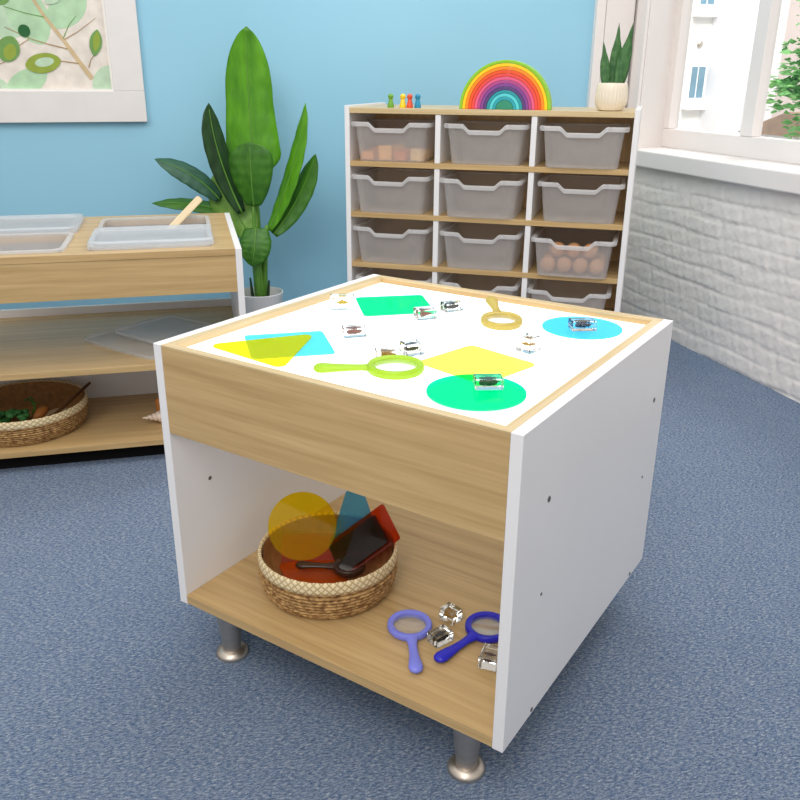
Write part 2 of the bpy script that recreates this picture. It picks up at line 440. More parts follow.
# window: three lights
win = thing('window_1', 'white framed casement window over the brick wall', 'window', (2.50, 0, .829)); win['kind'] = 'structure'
bm = bmesh.new()
BX(bm, 0, .06, -.20, 2.262, 0, .088)                    # bottom rail
BX(bm, 0, .06, -.20, 2.262, 1.29, 1.371)
BX(bm, 0, .045, 2.195, 2.262, .088, 1.29)
BX(bm, 0, .06, -.20, -.12, .088, 1.29)
obj('window_frame', bm, M['paint_white'], win, bevel=.004)
for yc in (1.617, .98, .38):
    bm = bmesh.new(); BX(bm, -.004, .046, yc-.039, yc+.039, .088, 1.29)
    obj('mullion', bm, M['paint_white'], win, bevel=.003)
for ya, yb in ((1.657, 2.197), (1.020, 1.577), (.420, .940), (-.122, .340)):
    obj('window_pane', box(.03, .034, ya, yb, .086, 1.292), M['pane'], win)

# ================================================================== OUTSIDE
fac = srgb(250, 248, 246)
M['render'] = plain('white_render', fac, .9, var=.02, scale=1.5)
M['render2'] = plain('grey_render', srgb(240, 240, 243), .9, var=.03, scale=1.5)
M['winblue'] = plain('far_window_glass', srgb(96, 138, 158), .25, var=.2, scale=3)
M['winpale'] = plain('pale_far_glass', srgb(176, 188, 196), .4, var=.1, scale=3)
M['farpink'] = plain('pale_render', srgb(228, 214, 208), .9, var=.05, scale=1.5)
M['roof'] = plain('brown_roof', srgb(168, 142, 124), .9, var=.12, scale=8)
M['stone'] = plain('yard', srgb(190, 186, 180), .9, var=.05, scale=3)
g = obj('ground_outside', box(2.66, 22, 2.0, 22, -.9, -.8), M['stone']); struct(g, 'pale paved yard outside the window', 'ground')
b = thing('building', 'bright white rendered building seen through the left window pane', 'building', (6.0, 8.0, -.8))
bm = bmesh.new(); BX(bm, -4.0, .82, 0, 4, 0, 6); obj('wall', bm, M['render'], b)
bm = bmesh.new(); BX(bm, .82, 1.62, -.35, 4, 0, 6); BX(bm, 1.16, 1.20, -.37, -.35, 0, 6); obj('wall_pier', bm, M['render2'], b)
for (xa, xb, za, zb) in ((.58, .80, 1.72, 2.12), (.58, .80, 2.78, 3.2), (-.6, -.3, 1.72, 2.12)):
    f = bmesh.new(); BX(f, xa-.02, xb+.02, -.03, 0, za-.02, zb+.02); BX(f, xa-.05, xb+.05, -.1, 0, za-.12, za-.02)
    wf = obj('window', f, M['render2'], b)
    p = bmesh.new(); BX(p, xa+.02, (xa+xb)/2-.01, -.036, -.028, za+.02, zb-.02); BX(p, (xa+xb)/2+.01, xb-.01, -.036, -.028, za+.02, zb-.02); obj('pane', p, M['winblue'], wf)
bm = lathe([(0, 0), (.05, 0), (.06, .03), (.03, .05), (0, .05)], 16)
obj('wall_lamp', bm, M['steel'], b, loc=(.68, -.0, 2.36), rot=(R(90), 0, 0)).scale = (.7,)*3
b = thing('building', 'pale pinkish building behind the tree outside', 'building', (8.0, 9.3, -.8))
obj('wall', box(-.36, 6, 0, 3, 0, 4.4), M['farpink'], b)
for xx in (.62, 1.5, 2.4): obj('window', box(xx, xx+.2, -.03, 0, 1.9, 2.5), M['winpale'], b)
b = thing('shed', 'low shed with a brown pitched roof below the tree', 'shed', (7.55, 5.9, -.8))
obj('wall', box(-.5, 3.2, 0, 1.4, 0, 1.36), M['render2'], b)
bm = bmesh.new(); PRISM(bm, [(-.1, 1.362), (1.5, 1.362), (.7, 1.62)], -.6, 2.6)
for v in bm.verts: v.co = Vector((v.co.z, v.co.x, v.co.y))
obj('roof', bm, M['roof'], b)
# tree
M['tree_leaf'] = plain('tree_leaf', srgb(140, 204, 122), .6, var=.3, scale=6)
M['bark'] = plain('bark', srgb(150, 140, 128), .9, var=.2)
tr = thing('tree', 'leafy green tree outside the right window pane', 'tree', (6.30, 5.0, -.8))
bm = bmesh.new(); TUBE(bm, [(0, 0, 0), (.05, 0, 1.0), (0, .05, 1.9), (.1, 0, 3.0)], [.09, .07, .05, .02], 8)
for k in range(7):
    a = k*1.1; TUBE(bm, [(0, 0, 1.2+.2*k), (.2*math.cos(a), .2*math.sin(a), 1.6+.22*k), (.36*math.cos(a), .36*math.sin(a), 1.8+.25*k)], [.03, .018, .008], 6)
obj('trunk', bm, M['bark'], tr)
bm = bmesh.new(); rnd = random.Random(11)
for k in range(80):
    c = Vector((rnd.uniform(-.62, .5), rnd.uniform(-.35, .35), rnd.uniform(1.35, 3.7)))
    if c.x < -.2 and c.z < 1.75: c.z += .5
    for j in range(120):
        d = Vector((rnd.gauss(0, 1), rnd.gauss(0, 1), rnd.gauss(0, .8))).normalized()*rnd.uniform(.04, .26)
        q = c+d; s = rnd.uniform(.03, .065); m3 = Matrix.Rotation(rnd.uniform(0, 6.28), 3, 'Z') @ Matrix.Rotation(rnd.uniform(-1, 1), 3, 'X')
        vs = [bm.verts.new(q+m3 @ Vector(v)*s) for v in ((-1, 0, 0), (-.2, -.55, .1), (1, 0, 0), (-.2, .55, .1))]
        bm.faces.new(vs)
obj('crown', bm, M['tree_leaf'], tr)

# ================================================================== LIGHT TABLE
W_, D_, T_, B_, F_, S_, t_ = .745, .7002, .6841, .1238, .5092, .1456, .0199
lt = thing('light_table', 'square oak and white light table with a glowing white top', 'light table', (0, 0, 0), TROT)
obj('side_panel', box(0, t_, 0, D_, B_, T_), M['white'], lt, bevel=.0012)
obj('side_panel', box(W_-t_, W_, 0, D_, B_, T_), M['white'], lt, bevel=.0012)
xi0, xi1 = t_+.0003, W_-t_-.0003
obj('front_panel', box(xi0, xi1, .0008, .018, F_, T_-.004), M['wood_x'], lt, bevel=.0006)
obj('back_panel', box(xi0, xi1, D_-.018, D_-.0008, F_, T_-.004), M['wood_x'], lt, bevel=.0006)
obj('top_rail', box(xi0, xi1, .0008, .0185, T_-.0038, T_-.0005), M['wood_l'], lt)
obj('top_rail', box(xi0, xi1, D_-.0185, D_-.0008, T_-.0038, T_-.0005), M['wood_l'], lt)
bm = bmesh.new(); BX(bm, xi0, t_+.0165, .0187, D_-.0187, F_+.03, T_-.0005); obj('top_rail', bm, M['wood_ly'], lt)
bm = bmesh.new(); BX(bm, W_-t_-.0165, xi1, .0187, D_-.0187, F_+.03, T_-.0005); obj('top_rail', bm, M['wood_ly'], lt)
ZS = .6705
obj('light_panel', box(t_+.0168, W_-t_-.0168, .0187, D_-.0187, ZS-.005, ZS), M['glow'], lt)
obj('light_box_base', box(t_+.0168, W_-t_-.0168, .0187, D_-.0187, F_+.03, F_+.036), M['shelf_fill'], lt)  # base given an added glow to light the lower shelf
obj('shelf', box(xi0, xi1, .0008, D_-.001, S_-.0205, S_), M['wood_x'], lt, bevel=.0008)
legp = [(.031, .1245), (.029, .112), (.0185, .036), (.018, .024), (.023, .018), (.031, .012), (.034, .007), (.034, 0)]
for lx, ly in ((.0894, .0482), (W_-.0894, .0482), (.0894, D_-.055), (W_-.0894, D_-.055)):
    bm = lathe([(.030, .1245), (.0275, .1), (.0195, .03), (.0195, .018)][::-1], 32)
    lg = obj('leg', bm, M['steel'], lt, smooth=40, loc=(lx, ly, 0))
    bm = lathe([(.033, 0), (.034, .004), (.032, .010), (.026, .015), (.0195, .0178), (.0, .0178)], 32)
    obj('foot', bm, M['steel'], lg, smooth=50)
for (y, z, r) in ((.1097, .5379, .0055), (.1085, .3662, .003), (.6294, .5336, .0055), (.6125, .3666, .003), (.1069, .1335, .0045), (.6094, .132, .0045)):
    for sx, xx in ((1, W_), (-1, 0)):
        obj('screw', lathe([(0, 0), (r, 0), (r*.8, .0012), (r*.3, .0013), (0, .0005)], 14), M['screw'], lt, loc=(xx, y, z), rot=(0, sx*R(90), 0))
for (y, z) in ((.0909, .3765), (.61, .3765)):
    obj('screw', lathe([(0, 0), (.0045, 0), (.0036, .0012), (0, .0006)], 14), M['screw'], lt, loc=(t_, y, z), rot=(0, R(90), 0))
    obj('screw', lathe([(0, 0), (.0045, 0), (.0036, .0012), (0, .0006)], 14), M['screw'], lt, loc=(W_-t_, y, z), rot=(0, -R(90), 0))

# ------- coloured sheets on the glowing top
def put(name, bm, m, label, cat, xy, z, rz=0, group=None, smooth=None):
    o = obj(name, bm, m, loc=TF(xy[0], xy[1], z), rot=(0, 0, TROT+rz), smooth=smooth)
    return tag(o, label, cat, group)
def rel(pts):
    cx = sum(p[0] for p in pts)/len(pts); cy = sum(p[1] for p in pts)/len(pts)
    return (cx, cy), [(p[0]-cx, p[1]-cy) for p in pts]
TH = .0026
M['t_yel'] = tinted('yellow_acrylic', (1, .93, .04, 1), dif=.28, dcol=(.78, .60, .01, 1)); M['t_amb'] = tinted('amber_acrylic', (.97, .80, .08, 1), dif=.10, dcol=(.80, .66, .03, 1), gloss=.01, fr=.02); M['t_lem'] = tinted('lemon_acrylic', (.955, .965, .40, 1))
M['t_blu'] = tinted('blue_acrylic', (.37, .80, .95, 1)); M['t_blu2'] = tinted('blue_acrylic_disc', (.33, .78, .95, 1))
M['t_grn'] = tinted('green_acrylic', (.02, .86, .57, 1))
M['t_red'] = tinted('red_acrylic', (.82, .22, .05, 1), dif=.10, dcol=(.36, .07, .01, 1), fr=.06); M['t_org'] = tinted('orange_acrylic', (.88, .34, .05, 1), dif=.14, dcol=(.6, .16, .02, 1), fr=.02)
M['t_org2'] = tinted('orange_red_acrylic', (.85, .25, .04, 1), dif=.45, dcol=(.62, .12, .015, 1)); M['t_smk'] = tinted('dark_acrylic', (.40, .34, .30, 1)); M['t_dblu'] = tinted('deep_blue_acrylic', (.36, .72, .90, 1), dif=.22, dcol=(.07, .36, .62, 1), fr=.05)
c, p = rel([(.0773, .1563), (.1818, .2668), (.2900, .1700), (.1860, .0610)])
put('acrylic_square', sheet(p, 0, TH, .008), M['t_blu'], 'clear blue acrylic square lying under the yellow triangle', 'acrylic shape', c, ZS+.0002)
c, p = rel([(.068, .068), (.1870, .2370), (.270, .047)])
put('acrylic_triangle', sheet(p, 0, TH, .013), M['t_yel'], 'clear yellow acrylic triangle overlapping the blue square on the table top', 'acrylic shape', c, ZS+TH+.0004)
c, p = rel([(.078, .5180), (.1890, .6260), (.2910, .5170), (.1850, .4040)])
put('acrylic_square', sheet(p, 0, TH, .010), M['t_grn'], 'clear green acrylic square near the far edge of the table top', 'acrylic shape', c, ZS+.0002)
c, p = rel([(.4380, .2110), (.4690, .3540), (.6190, .3200), (.5880, .1770)])
put('acrylic_square', sheet(p, 0, TH, .012), M['t_lem'], 'pale yellow acrylic square partly under the green disc', 'acrylic shape', c, ZS+.0002)
bm = bmesh.new(); PRISM(bm, circ(.0795), 0, TH)
put('acrylic_disc', bm, M['t_grn'], 'clear green acrylic disc at the near corner of the table top', 'acrylic shape', (.5985, .1345), ZS+TH+.0004)
bm = bmesh.new(); PRISM(bm, circ(.0795), 0, TH)
put('acrylic_disc', bm, M['t_blu2'], 'light blue acrylic disc at the far right of the table top', 'acrylic shape', (.5955, .5853), ZS+.0002)

# ------- magnifiers
def magnifier(mat, label, ringc, endp, z, r=.0435, wide=False, tilt=0, length=None, matl=None, group=None):
    d = Vector((endp[0]-ringc[0], endp[1]-ringc[1])); L = length or d.length
    rz = math.atan2(d.y, d.x)-PI/2
    th = thing('magnifying_glass', label, 'magnifying glass', TF(ringc[0], ringc[1], z), rot=Matrix.Identity(3).to_euler())
    th.rotation_euler = (Matrix.Rotation(TROT+rz, 3, 'Z') @ Matrix.Rotation(tilt, 3, 'X')).to_euler()
    h = .0065
    ro, ri = r, r-.0115
    prof = [(ri, -h*.75), (ri+.002, -h), (ro-.002, -h), (ro, -h*.55), (ro, h*.55), (ro-.002, h), (ri+.003, h), (ri, h*.75), (ri, -h*.75)]
    bm = lathe(prof, 56, cap=False); bmesh.ops.remove_doubles(bm, verts=bm.verts, dist=1e-5)
    obj('ring', bm, mat, th, smooth=35)
    obj('lens', lathe([(0, -.0028), (ri*.5, -.0024), (ri+.001, -.001), (ri+.001, .001), (ri*.5, .0024), (0, .0028)], 40), matl or M['lens'], th, smooth=60)
    if wide: ys, rs, fl = [ro-.004, ro+.008, ro+.03, ro+.06, L-.014, L-.005, L], [.0140, .0115, .0125, .0160, .0190, .0165, .008], .36
    else: ys, rs, fl = [ro-.005, ro+.008, ro+.02, ro+.045, ro+.065, L-.014, L-.005, L], [.0130, .0098, .0080, .0090, .0118, .0136, .0110, .005], .58
    obj('handle', tube([(0, y, 0) for y in ys], rs, 18, fl, up=(0, 0, 1)), mat, th, smooth=60)
    return th
def plas(name, r, g, b, sss=.0):
    return plain(name, srgb(r, g, b), .28, 0, .5, .03, 12)
def glowplas(name, r, g, b, f=.5):
    m, nt, o = nm(name); c = srgb(r, g, b)
    p = princ(nt, c, .3); t = N(nt, 'ShaderNodeBsdfTranslucent'); t.inputs[0].default_value = c
    x = N(nt, 'ShaderNodeMixShader'); x.inputs[0].default_value = f
    nt.links.new(p.outputs[0], x.inputs[1]); nt.links.new(t.outputs[0], x.inputs[2])
    tn = N(nt, 'ShaderNodeBsdfTransparent'); tn.inputs[0].default_value = c
    y = N(nt, 'ShaderNodeMixShader'); y.inputs[0].default_value = .12
    nt.links.new(x.outputs[0], y.inputs[1]); nt.links.new(tn.outputs[0], y.inputs[2])
    nt.links.new(y.outputs[0], o.inputs[0]); return m
magnifier(glowplas('lime_plastic', 190, 222, 62, .35), 'lime green plastic magnifying glass lying on the glowing table top', (.4300, .1560), (.318, .073), ZS+.007, r=.049, wide=True)
magnifier(glowplas('amber_plastic', 212, 194, 104, .3), 'yellow plastic magnifying glass lying near the far edge of the table top', (.4510, .5130), (.366, .626), ZS+.0095, r=.0425, tilt=R(4), length=.142)
magnifier(plas('periwinkle_plastic', 124, 130, 226), 'pale violet blue magnifying glass on the lower shelf beside the basket', (.4604, .1640), (.5440, .0570), S_+.0078, r=.0435)
magnifier(plas('royal_blue_plastic', 34, 34, 186), 'dark blue magnifying glass on the lower shelf by the right panel', (.5880, .2430), (.5560, .1040), S_+.0078, r=.0435)

# ------- resin specimen blocks
def specimen(kind, colr):
    bm = bmesh.new()
    if kind == 'bug':
        ELL(bm, (0, 0, 0), (.008, .0045, .0034)); ELL(bm, (.0085, 0, .0003), (.0035, .003, .0025)); ELL(bm, (-.008, 0, 0), (.006, .0036, .003))
        for s in (-1, 1):
            for k in (-1, 0, 1): TUBE(bm, [(.002*k, s*.003, 0), (.004*k, s*.007, .0022), (.007*k, s*.0095, -.002)], .0006, 5)
            TUBE(bm, [(.011, s*.001, .001), (.015, s*.003, .002)], .0004, 5)
    elif kind == 'shell':
        for k in range(7): ELL(bm, (-.009+.003*k, 0, 0), (.003, .0062-.0007*k, .0050-.0006*k))
    else:   # flower or leaf like
        for k in range(6):
            a = k*PI/3; ELL(bm, (.005*math.cos(a), .005*math.sin(a), .0), (.0052, .0028, .0016), rot=Matrix.Rotation(a, 4, 'Z'))
        ELL(bm, (0, 0, .001), (.003, .003, .003))
    return bm
def block(label, xy, z, rz, kind, colr, dims=(.042, .027, .020), rx=0):
    th = thing('resin_block', label, 'specimen block', TF(xy[0], xy[1], z), TROT+rz, 'clear resin specimen blocks')
    if rx: th.rotation_euler = (Matrix.Rotation(TROT+rz, 3, 'Z') @ Matrix.Rotation(rx, 3, 'X')).to_euler()
    w, d, h = dims
    obj('clear_block', box(-w/2, w/2, -d/2, d/2, 0, h), M['resin'], th, bevel=.0022)
    o = obj('specimen', specimen(kind, 0), colr, th, smooth=60, loc=(0, 0, h*.5)); o.scale = (w/.040, w/.036, w/.032)
dk = col('spec_dark', 30, 24, 20); br = col('spec_brown', 92, 60, 34); ye = col('spec_yellow', 232, 196, 20); am = col('spec_amber', 180, 130, 50); gr = col('spec_olive', 40, 62, 26); nv = col('spec_navy', 28, 30, 60); bk = col('spec_rust', 140, 80, 60)
z1 = ZS+.0005
block('clear resin block holding a yellow specimen at the far left of the table top', (.1080, .4300), z1, R(36), 'flower', ye, (.052, .030, .030))
block('clear resin block with a small brown specimen between the blue and green squares', (.2506, .2796), z1, R(48), 'bug', bk, (.046, .028, .020))
block('clear resin block at the near corner of the far green square', (.3022, .4573), ZS+.0034, R(52), 'shell', bk, (.043, .030, .022))
block('clear resin block between the far green square and the yellow magnifier', (.3116, .5526), z1, R(62), 'bug', dk, (.045, .028, .020))
block('nearly empty clear resin block touching the lime magnifier ring', (.3834, .2020), z1, R(45), 'shell', am, (.046, .028, .018))
block('clear resin block with a black specimen behind the lime magnifier', (.4040, .2480), z1, R(62), 'bug', dk, (.036, .030, .024))
block('clear resin block with an amber specimen between the yellow square and blue disc', (.5709, .3850), z1, R(76), 'flower', am, (.034, .034, .030))
block('clear resin block with a dark navy specimen lying on the light blue disc', (.6027, .5680), ZS+.0032, R(38), 'bug', nv, (.050, .034, .020))
block('clear resin block with a dark green specimen lying on the green disc', (.6062, .1600), ZS+2*TH+.0008, R(36), 'bug', gr, (.046, .032, .018))
zb = S_+.0006
block('clear resin block on the lower shelf, furthest back of the three', (.5120, .2330), zb, R(-10), 'shell', am, (.036, .030, .026))
block('clear resin block with a dark specimen between the two lower magnifiers', (.5290, .1640), zb, R(72), 'bug', dk, (.042, .030, .022))
block('clear resin block with a brown specimen touching the white right panel inside', (.6370, .1600), zb, R(12), 'bug', br, (.034, .044, .026))

# ------- woven baskets
def basket(label, loc, rz, r0, r1, h, rows, strands, seed):
    th = thing('woven_basket', label, 'basket', loc, rz)
    bm = bmesh.new(); nu = strands*4; nv = rows*6; rnd = random.Random(seed)
    hb = h*.74
    prof = lambda t: r0+(r1-r0)*(t**.8)+.006*math.sin(PI*t)
    wob = [rnd.uniform(-.0012, .0012) for _ in range(rows)]
    rings = []
    for j in range(nv+1):
        t = j/nv; row = min(rows-1, int(t*rows)); ft = t*rows-row
        ring = []
        for i in range(nu):
            a = 2*PI*i/nu
            rowb = abs(math.sin(PI*ft))**.7
            tw = .5+.5*math.sin(a*strands*1.0+(3.2*ft)+row*1.7+.5*math.sin(a*7+row))
            rr = prof(t)-.004+.0042*rowb+.0024*tw*rowb+wob[row]*rowb
            ring.append(bm.verts.new((rr*math.cos(a), rr*math.sin(a), t*hb)))
        rings.append(ring)
    for a, b in zip(rings, rings[1:]):
        for k in range(nu): bm.faces.new((a[k], a[(k+1) % nu], b[(k+1) % nu], b[k]))
    bm.faces.new(rings[0][::-1])
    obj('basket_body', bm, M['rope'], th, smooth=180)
    # inner wall and base
    pr = [(0, .006), (r0-.012, .006), (r0-.009, .010)]
    for j in range(1, 13): 
        t = j/12; pr.append((prof(min(1, t*1.2))-.0075, .010+t*(h*.96-.010)))
    bm = bmesh.new(); LATHE(bm, pr, 72, cap=False)
    obj('basket_lining', bm, M['rope_in'], th, smooth=180)
    # cream band, uv mapped for its lattice weave
    z0 = hb-.002; R1 = prof(1)
    bp = [(R1-.002, z0), (R1+.0022, z0+.001), (R1+.0026, z0+(h-z0)*.3), (R1+.0028, z0+(h-z0)*.6), (R1+.0024, h-.003), (R1+.0008, h), (R1-.0025, h), (R1-.0045, h-.003), (R1-.005, z0+.01), (R1-.004, z0)]
    n = 120; bm = bmesh.new(); uvl = bm.loops.layers.uv.new('UVMap'); rg = []
    for r_, z_ in bp: rg.append([bm.verts.new((r_*math.cos(2*PI*k/n), r_*math.sin(2*PI*k/n), z_+.0008*math.sin(k*2.1))) for k in range(n)])
    for j in range(len(rg)-1):
        for k in range(n):
            f = bm.faces.new((rg[j][k], rg[j][(k+1) % n], rg[j+1][(k+1) % n], rg[j+1][k]))
            for lp, (uu, vv) in zip(f.loops, ((k, j), (k+1, j), (k+1, j+1), (k, j+1))): lp[uvl].uv = (uu*.10, bp[int(vv)][1]/.0074*.10)
    obj('rim_band', bm, M['band'], th, smooth=180)
    return th
BC = (.237, .197)
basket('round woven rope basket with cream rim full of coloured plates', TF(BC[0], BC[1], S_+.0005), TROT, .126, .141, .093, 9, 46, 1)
# contents, placed as plates with explicit axes
def plate(name, label, bm, mat, o, xa, ya, cat='acrylic shape', group='coloured plates in the front basket'):
    xa = Vector(xa).normalized(); n = xa.cross(Vector(ya)).normalized(); ya = n.cross(xa)
    X, Y, Z, O = w3(xa), w3(ya), w3(n), w3(o)
    ob = obj(name, bm, mat)
    ob.matrix_world = Matrix(((X.x, Y.x, Z.x, O.x), (X.y, Y.y, Z.y, O.y), (X.z, Y.z, Z.z, O.z), (0, 0, 0, 1)))
    return tag(ob, label, cat, group)
bm = bmesh.new(); PRISM(bm, circ(.0710), -.0013, .0013)
plate('acrylic_disc', 'clear yellow acrylic disc leaning at the left of the front basket', bm, M['t_amb'], (.176, .190, .268), (.77, .63, 0), (-.36, .44, .82))
plate('acrylic_triangle', 'clear blue acrylic triangle standing upright at the back of the basket', sheet([(-.060, -.118), (.060, -.118), (.018, .012), (-.018, .012)], -.0013, .0013, .008), M['t_dblu'], (.2205, .314, .298), (.80, .60, 0), (-.24, .32, .90))
plate('acrylic_rectangle', 'clear red acrylic plate standing tallest at the right of the basket', sheet([(0, 0), (.092, 0), (.092, -.145), (0, -.145)], -.0013, .0013, .006), M['t_red'], (.2971, .3103, .304), (.0653, -.0371, -.037), (.102, .0968, .125))
plate('acrylic_rectangle', 'dark smoky acrylic plate in front of the red plate in the basket', sheet([(0, 0), (.072, 0), (.072, -.125), (0, -.125)], -.0013, .0013, .006), M['t_smk'], (.291, .289, .286), (.0653, -.0371, -.037), (.102, .0968, .125))
plate('acrylic_rectangle', 'orange acrylic rectangle leaning on the inside back of the front basket', sheet([(-.068, -.034), (.068, -.034), (.068, .036), (-.068, .036)], -.0013, .0013, .006), M['t_org'], (.176, .222, .192), (.8, .6, 0), (-.30, .40, .86))
plate('acrylic_square', 'orange red acrylic square lying on the bottom of the front basket', sheet([(-.060, -.060), (.060, -.060), (.060, .060), (-.060, .060)], -.0013, .0013, .006), M['t_org2'], (.215, .176, .170), (.55, .83, .0), (-.83, .55, .06))
mg = magnifier(col('smoke_brown', 58, 34, 22), 'dark brown magnifying glass buried among the basket plates', (.278, .214), (.178, .156), .193, r=.034, length=.112)
mg['group'] = 'coloured plates in the front basket'

# ================================================================== LEFT CABINET
CO = TF(-.5649, .8228, 0); CR = .8248-A50
cab = thing('sensory_cabinet', 'long low oak and white cabinet with sunken plastic tubs', 'cabinet', CO, CR)
H_, CD, LEN = .6652, .716, 1.62
def CL(u, d, z):   # cabinet local -> world
    return CO + Vector((u*math.cos(CR)-d*math.sin(CR), u*math.sin(CR)+d*math.cos(CR), z))
x1 = -.0195; x0 = -LEN+.0195
obj('side_panel', box(-.0193, 0, 0, CD, 0, H_), M['white'], cab, bevel=.0012)
obj('side_panel', box(-LEN, -LEN+.0193, 0, CD, 0, H_), M['white'], cab, bevel=.0012)
# top with four cutouts
cuts = [(-.435, -.085, .052, .325), (-.435, -.085, .335, .610), (-.86, -.510, .045, .335), (-.86, -.510, .345, .640), (-1.29, -.94, .045, .335), (-1.29, -.94, .345, .64)]
bm = bmesh.new()
xs = sorted({x0, x1} | {c[0] for c in cuts} | {c[1] for c in cuts}); ys = sorted({0.0, CD} | {c[2] for c in cuts} | {c[3] for c in cuts})
gv = {}
def V_(i, j, k):
    if (i, j, k) not in gv: gv[(i, j, k)] = bm.verts.new((xs[i], ys[j], (H_-.019, H_)[k]))
    return gv[(i, j, k)]
solid = {}
for i in range(len(xs)-1):
    for j in range(len(ys)-1):
        cx, cy = (xs[i]+xs[i+1])/2, (ys[j]+ys[j+1])/2
        solid[(i, j)] = not any(c[0] < cx < c[1] and c[2] < cy < c[3] for c in cuts)
for (i, j), s in solid.items():
    if not s: continue
    bm.faces.new((V_(i, j, 1), V_(i+1, j, 1), V_(i+1, j+1, 1), V_(i, j+1, 1)))
    bm.faces.new((V_(i, j, 0), V_(i, j+1, 0), V_(i+1, j+1, 0), V_(i+1, j, 0)))
    for (di, dj, e) in ((-1, 0, ((i, j+1), (i, j))), (1, 0, ((i+1, j), (i+1, j+1))), (0, -1, ((i, j), (i+1, j))), (0, 1, ((i+1, j+1), (i, j+1)))):
        if not solid.get((i+di, j+dj), False):
            (a, b_), (c_, d_) = e
            bm.faces.new((V_(a, b_, 0), V_(c_, d_, 0), V_(c_, d_, 1), V_(a, b_, 1)))
obj('top_board', bm, M['wood_x'], cab)
obj('front_panel', box(x0, x1, .002, .020, .5345, H_-.0195), M['wood_x'], cab, bevel=.0005)
obj('back_panel', box(x0, x1, CD-.020, CD-.002, .5345, H_-.0195), M['wood_x'], cab, bevel=.0005)
obj('shelf', box(x0, x1, .001, .655, .3226-.019, .3226), M['wood_x'], cab, bevel=.0008)
obj('shelf', box(x0, x1, .001, CD-.001, .0743-.019, .0743), M['wood_x'], cab, bevel=.0008)
obj('back_lip', box(x0, x1, .656, .674, .3036, .350), M['white'], cab, bevel=.001)
obj('divider', box(x0, x1, .425, .443, .0745, .3030), M['white'], cab)
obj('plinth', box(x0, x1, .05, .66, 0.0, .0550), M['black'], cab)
obj('screw', lathe([(0, 0), (.004, 0), (.003, .0012), (0, .0006)], 12), M['screw'], cab, loc=(0, .07, .60), rot=(0, R(90), 0))

def tub(label, u0, u1, d0, d1, lid=False, depth=.125):
    w, d = u1-u0+.016, d1-d0+.006
    th = thing('plastic_tub', label, 'tub', CL((u0+u1)/2, (d0+d1)/2, H_+.0003), CR, 'plastic tubs sunk in the cabinet top')
    iw, idp = u1-u0-.006, d1-d0-.006
    bm = bmesh.new()
    rg = []
    for (ww, dd, rr, z) in ((iw-.04, idp-.04, .03, -depth), (iw, idp, .03, 0), (w, d, .035, 0), (w, d, .035, .008), (iw-.006, idp-.006, .03, .008), (iw-.046, idp-.046, .028, -depth+.003)):
        rg.append([(x, y, z) for x, y in rr_ring(ww, dd, rr, 0)])
    LOFT(bm, rg)
    obj('tub_body', bm, M['tub'], th, smooth=40)
    bm = bmesh.new()
    LOFT(bm, [[(x, y, z) for x, y in rr_ring(ww, dd, rr, 0)] for ww, dd, rr, z in ((w+.001, d+.001, .035, .0005), (w+.001, d+.001, .035, .0082), (w-.003, d-.003, .033, .0092), (iw-.004, idp-.004, .03, .0092), (iw-.0045, idp-.0045, .03, .0075))], False, False)
    obj('tub_rim', bm, M['bin_rim'], th, smooth=40)
    return th, (w, d)
def tub_lid(label, u0, u1, d0, d1):
    w, d = u1-u0+.014, d1-d0+.004
    bm = bmesh.new()
    rg = [[(x, y, z) for x, y in rr_ring(ww, dd, rr, 0)] for ww, dd, rr, z in ((w, d, .035, .0), (w, d, .035, .010), (w-.008, d-.008, .031, .014), (w-.034, d-.034, .022, .014), (w-.044, d-.044, .020, .004))]
    LOFT(bm, rg)
    o = obj('tub_lid', bm, M['lid'], loc=CL((u0+u1)/2, (d0+d1)/2, H_+.0100), rot=(0, 0, CR), smooth=40)
    return tag(o, label, 'lid', 'translucent lids on the cabinet tubs')
tubs = [('open clear tub with a wooden spatula at the rear right of the cabinet', 1, False), ('clear tub under a closed lid at the front right of the cabinet top', 0, True),
        ('open clear tub of brown sand at the front left of the cabinet top', 2, False), ('clear tub under a closed lid at the rear left of the cabinet top', 3, True)]
M['sand'] = plain('brown_sand', srgb(176, 146, 118), .9, var=.18, scale=40, bump=.8)
for lab, i, closed in tubs:
    c = cuts[i]; tub(lab, *c)
    if closed: tub_lid({0: 'translucent lid closing the front right tub of the cabinet', 3: 'translucent lid closing the rear left tub of the cabinet'}[i], *c)
    # sand bed
    wv, dv = c[1]-c[0]-.030, c[3]-c[2]-.030
    bm = bmesh.new()
    LOFT(bm, [[(x, y, z+.003*math.sin(x*45+i)*math.cos(y*38) if z > -.01 else z) for x, y in rr_ring(wv*k_, dv*k_, .028, 0)] for k_, z in ((.90, -.072), (.985, -.002), (.97, .002), (.8, .003), (.6, .0), (.4, .004), (.2, .002))])
    if not closed:
        o = obj('sand', bm, M['sand'], loc=CL((c[0]+c[1])/2, (c[2]+c[3])/2, H_-.048), rot=(0, 0, CR), smooth=180)
        tag(o, {1: 'brown sand filling the rear right tub', 2: 'brown sand filling the front left tub'}[i], 'sand', kind='stuff')
    else: bm.free()
# pebbles on the front-left sand
for k, (u, d, r, cc) in enumerate([(-.60, .20, .016, (128, 140, 158)), (-.66, .14, .02, (196, 160, 110)), (-.74, .24, .018, (170, 140, 110)), (-.56, .12, .013, (222, 200, 160))]):
    bm = bmesh.new(); ELL(bm, (0, 0, 0), (r, r*.8, r*.6), 16, 10)
    o = obj('pebble', bm, col('pebble%d' % k, *cc), loc=CL(u, d, H_-.041), rot=(0, 0, k), smooth=180)
    tag(o, ['blue grey pebble in the front left sand tub', 'tan pebble in the front left sand tub', 'brown pebble in the front left sand tub', 'cream pebble in the front left sand tub'][k], 'pebble', 'pebbles in the front left sand tub')
